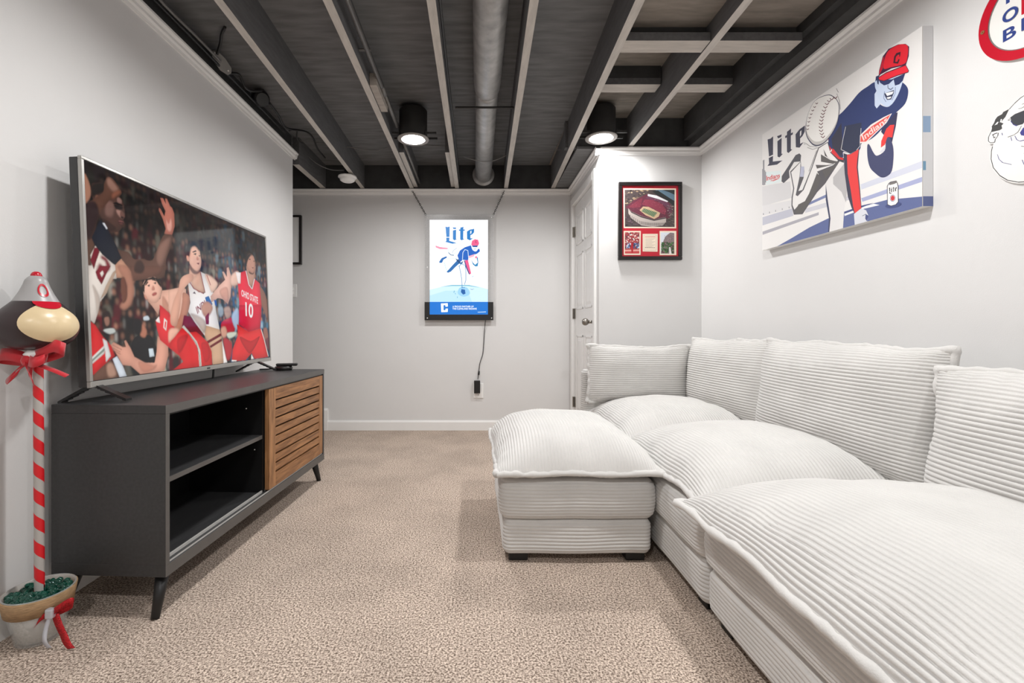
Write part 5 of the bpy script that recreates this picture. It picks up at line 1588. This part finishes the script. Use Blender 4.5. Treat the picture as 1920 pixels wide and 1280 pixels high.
def back_cushion(label, c, w, h, top, normal, lean, seed, roll=0.0):
    N = Vector(normal).normalized(); up = Vector((0, 0, 1)); X = up.cross(N).normalized()
    R = Matrix((X, up, N)).transposed().to_4x4()
    R = R @ Matrix.Rotation(-lean, 4, 'X') @ Matrix.Rotation(roll, 4, 'Z')
    t = thing('back_cushion', label, 'cushion', c, group='corduroy back cushions')
    b, m = pillow('cushion_body', w, h, top, top * .7, R, t, 1, seed, conc=.035, nb=40, wav=.014, q=.55, pip=.0105)
    m.build('piping', M['cord'], b, True)
    return t
back_cushion('small back cushion standing at the sofa end below the framed print', (1.052, 2.955, .640), .665, .36, .10, (0, -1, 0), .06, 3, -.01)
back_cushion('square back cushion in the sofa corner', (1.425, 2.60, .65), .76, .44, .11, (-1, -.06, 0), .10, 4)
back_cushion('wide back cushion under the canvas print', (1.42, 1.815, .642), .87, .465, .12, (-1, 0, 0), .12, 5, -.01)
back_cushion('nearest back cushion cut off by the right edge of the picture', (1.385, .905, .595), .96, .44, .12, (-1, 0, 0), .14, 6)

# ---------------------------------------------------------------- gourd ornament in a glass pot
OX, OY = -1.318, 1.372
orn = thing('gourd_ornament', 'painted gourd on a red striped stick in a glass pot', 'ornament', (OX, OY, 0))
MB().lathe([(0, .002), (.05, .002), (.056, .006), (.083, .142), (.085, .150), (.081, .150), (.079, .142), (.052, .012), (0, .010)], 40, cap=False).build('glass_pot', M['glass'], orn, True)
MB().lathe([(.0765, .098), (.0845, .148), (.0875, .147), (.0795, .097), (.0765, .098)], 44, cap=False).build('twine_band', M['twine'], orn, True)
bd = MB(); rnd = random.Random(3)
for k in range(190):
    a, r = rnd.random() * 2 * PI, .073 * math.sqrt(rnd.random())
    z = .135 + .007 * rnd.random(); s = .006 + .004 * rnd.random()
    bd.lathe([(0, -s), (s * .8, -s * .6), (s, 0), (s * .8, s * .6), (0, s)], 8, (r * math.cos(a), r * math.sin(a), z), cap=False)
bd.lathe([(0, .118), (.074, .118), (.0765, .135), (0, .135)], 24, cap=False)
o = bd.build('glass_beads', M['beads'], orn, True); o['kind'] = 'stuff'
gf = MB()
gf.lathe([(0, .012), (.048, .012), (.069, .112), (0, .117)], 32, cap=False)
gf.build('pot_filling', mat('carpet_toned_filling', (186, 182, 176), .9, noise_amt=.3, noise_scale=160), orn, True)  # filling added under the beads, toned like carpet seen through the clear pot
# striped stick: helical bands
r, p, n = .0122, .078, 24
rows = int(math.ceil((.90 - .125) / (p / 2)))
V, F, MI = [], [], []
for i in range(-1, rows + 1):
    for j in range(n + 1):
        th = 2 * PI * j / n
        zz = .122 + i * p / 2 + p * j / n
        zz = min(.885, max(.122, zz))
        V.append((r * math.cos(-th) - .006 * (zz - .122), r * math.sin(-th), zz))
for i in range(rows + 1):
    for j in range(n):
        a = i * (n + 1) + j
        F.append((a, a + 1, a + n + 2, a + n + 1)); MI.append(i % 2)
mesh_obj('striped_stick', V, F, None, orn, True, [M['stickred'], M['stickgrey']], MI)
# gourd
GZ = .866
gp = [(0, 0), (.03, .002), (.062, .012), (.086, .032), (.0985, .06), (.098, .085), (.088, .108), (.068, .131), (.052, .148)]
gp = spline(gp, 5)
g = bpy.data.objects.new('gourd', None); COL.objects.link(g); g.parent = orn; g.location = (-.010, 0, GZ)
MB().lathe(gp, 48).build('gourd_body', M['gourd'], g, True)
cp_ = spline([(.0535, .1465), (.041, .170), (.031, .194), (.025, .212), (.0145, .2235), (0, .2265)], 5)
MB().lathe(cp_, 40, cap=False).build('grey_neck', M['gourdcap'], g, True)
MB().lathe([(.0135, .222), (.0135, .227), (.010, .234), (.005, .2375), (0, .238)], 20, cap=False).build('red_knob', M['signred'], g, True)
def gr(z):
    for (r0, z0_), (r1, z1_) in zip(gp[:-1], gp[1:]):
        if z0_ <= z <= z1_: return r0 + (r1 - r0) * (z - z0_) / max(1e-9, z1_ - z0_)
    for (r0, z0_), (r1, z1_) in zip(cp_[:-1], cp_[1:]):
        if z0_ <= z <= z1_: return r0 + (r1 - r0) * (z - z0_) / max(1e-9, z1_ - z0_)
    return gp[-1][0]
def on_gourd(a, z, lift=.0012): return ((gr(z) + lift) * math.cos(a), (gr(z) + lift) * math.sin(a), z)
A0 = math.radians(-20)
def patch(name, m, ca, cz, ra, rz, lift, inner=0.0, tilt=0.0):
    V, F = [], []
    N, K = 40, 8
    for k in range(K + 1):
        s = inner + (1 - inner) * k / K
        for i in range(N):
            t = 2 * PI * i / N
            da, dz = ra * s * math.cos(t), rz * s * math.sin(t)
            V.append(on_gourd(ca + da, cz + dz + tilt * da, lift))
    F = [(k * N + i, k * N + (i + 1) % N, (k + 1) * N + (i + 1) % N, (k + 1) * N + i) for k in range(K) for i in range(N)]
    mesh_obj(name, V, F, m, g, True)
patch('cream_patch', M['cream'], A0, .084, .86, .058, .0012)
V, F = [], []
for i in range(21):
    t = i / 20
    a = A0 - .62 + 1.24 * t
    zt = .1465; zb = .1465 - .022 * math.sin(PI * t) ** .6
    V += [on_gourd(a, zt, .0018), on_gourd(a, zb, .004)]
F = [(2 * i, 2 * i + 1, 2 * i + 3, 2 * i + 2) for i in range(20)]
mesh_obj('red_band', V, F, M['signred'], g, True)
patch('letter_ring', M['signred'], A0 - .05, .180, .34, .020, .0014, .66)
# bow under the gourd
def ribbon(m, pts, width, n=6):
    """flat band: pts are (x, y, z); width is a vector"""
    pts = spline(pts, n); w = Vector(width) / 2
    v = []
    for q in pts:
        q = Vector(q); v += [q - w, q + w]
    m.add(v, [(2 * i, 2 * i + 1, 2 * i + 3, 2 * i + 2) for i in range(len(pts) - 1)])
def solid(o, t=.0012):
    md = o.modifiers.new('thickness', 'SOLIDIFY'); md.thickness = t; md.offset = 0
    return o
bw = bpy.data.objects.new('red_bow', None); COL.objects.link(bw); bw.parent = orn; bw.location = (-.006, -.022, .838)
wv = (0, .006, .036)
def loop(pts, name, w=wv, mt='ribbon', par=bw):
    m = MB(); ribbon(m, pts, w); return solid(m.build(name, M[mt], par, True))
loop([(0, 0, 0), (.03, -.012, .02), (.075, -.010, .042), (.098, -.006, .036), (.09, .012, .028), (.05, .014, .014), (0, .006, 0)], 'bow_loop')
loop([(0, 0, 0), (-.035, -.014, .016), (-.072, -.012, .018), (-.086, -.004, .010), (-.075, .012, .004), (-.035, .012, .0), (0, .006, 0)], 'bow_loop')
loop([(0, 0, 0), (.018, -.022, .0), (.04, -.03, -.004), (.056, -.018, .004), (.05, .0, .012), (.02, .004, .008)], 'bow_loop', (0, .006, .03))
loop([(0, 0, -.004), (-.012, -.026, -.03), (-.03, -.024, -.056), (-.05, -.008, -.044), (-.035, .004, -.02), (-.004, .002, -.004)], 'bow_loop', (.02, .008, .024))
loop([(0, 0, -.004), (.018, -.03, -.02), (.034, -.034, -.044), (.022, -.018, -.062), (.004, -.006, -.044), (0, 0, -.01)], 'bow_loop', (-.018, .006, .024))
loop([(.01, -.006, -.006), (.05, -.012, -.018), (.09, -.014, -.032), (.118, -.010, -.046)], 'bow_tail', (.002, .012, .007))
MB().lathe([(0, -.016), (.012, -.014), (.016, 0), (.012, .014), (0, .016)], 16, (0, -.008, 0), cap=False).build('knot', M['ribbon'], bw, True)
MB().lathe([(.016, .0), (.03, .018), (.02, .03)], 14, (.008, .01, .0), cap=False).build('cotton_tuft', M['white_plastic'], bw, True)
# glitter bow on the pot
gb = bpy.data.objects.new('glitter_bow', None); COL.objects.link(gb); gb.parent = orn; gb.location = (.078, -.042, .104)
loop([(0, 0, 0), (.016, -.006, .010), (.04, .0, .026), (.052, .008, .026), (.045, .014, .012), (.02, .008, .0), (0, .004, -.004)], 'bow_loop', (.004, 0, .022), 'glitter', gb)
loop([(0, 0, 0), (-.016, -.010, -.006), (-.032, -.012, -.022), (-.042, -.006, -.034), (-.030, .004, -.030), (-.014, .004, -.014), (0, .004, -.002)], 'bow_loop', (.012, 0, .024), 'glitter', gb)
loop([(.008, .0, -.006), (.022, -.004, -.034), (.036, -.004, -.064), (.050, -.008, -.086), (.066, -.012, -.098)], 'bow_tail', (.022, 0, .004), 'glitter', gb)
loop([(-.004, -.004, -.012), (-.006, -.014, -.04), (-.002, -.022, -.07), (.006, -.016, -.094)], 'bow_tail', (.010, .004, .0), 'silverribbon', gb)
MB().box(-.012, .010, -.014, .003, -.014, .014, .004).build('knot', M['silverribbon'], gb)
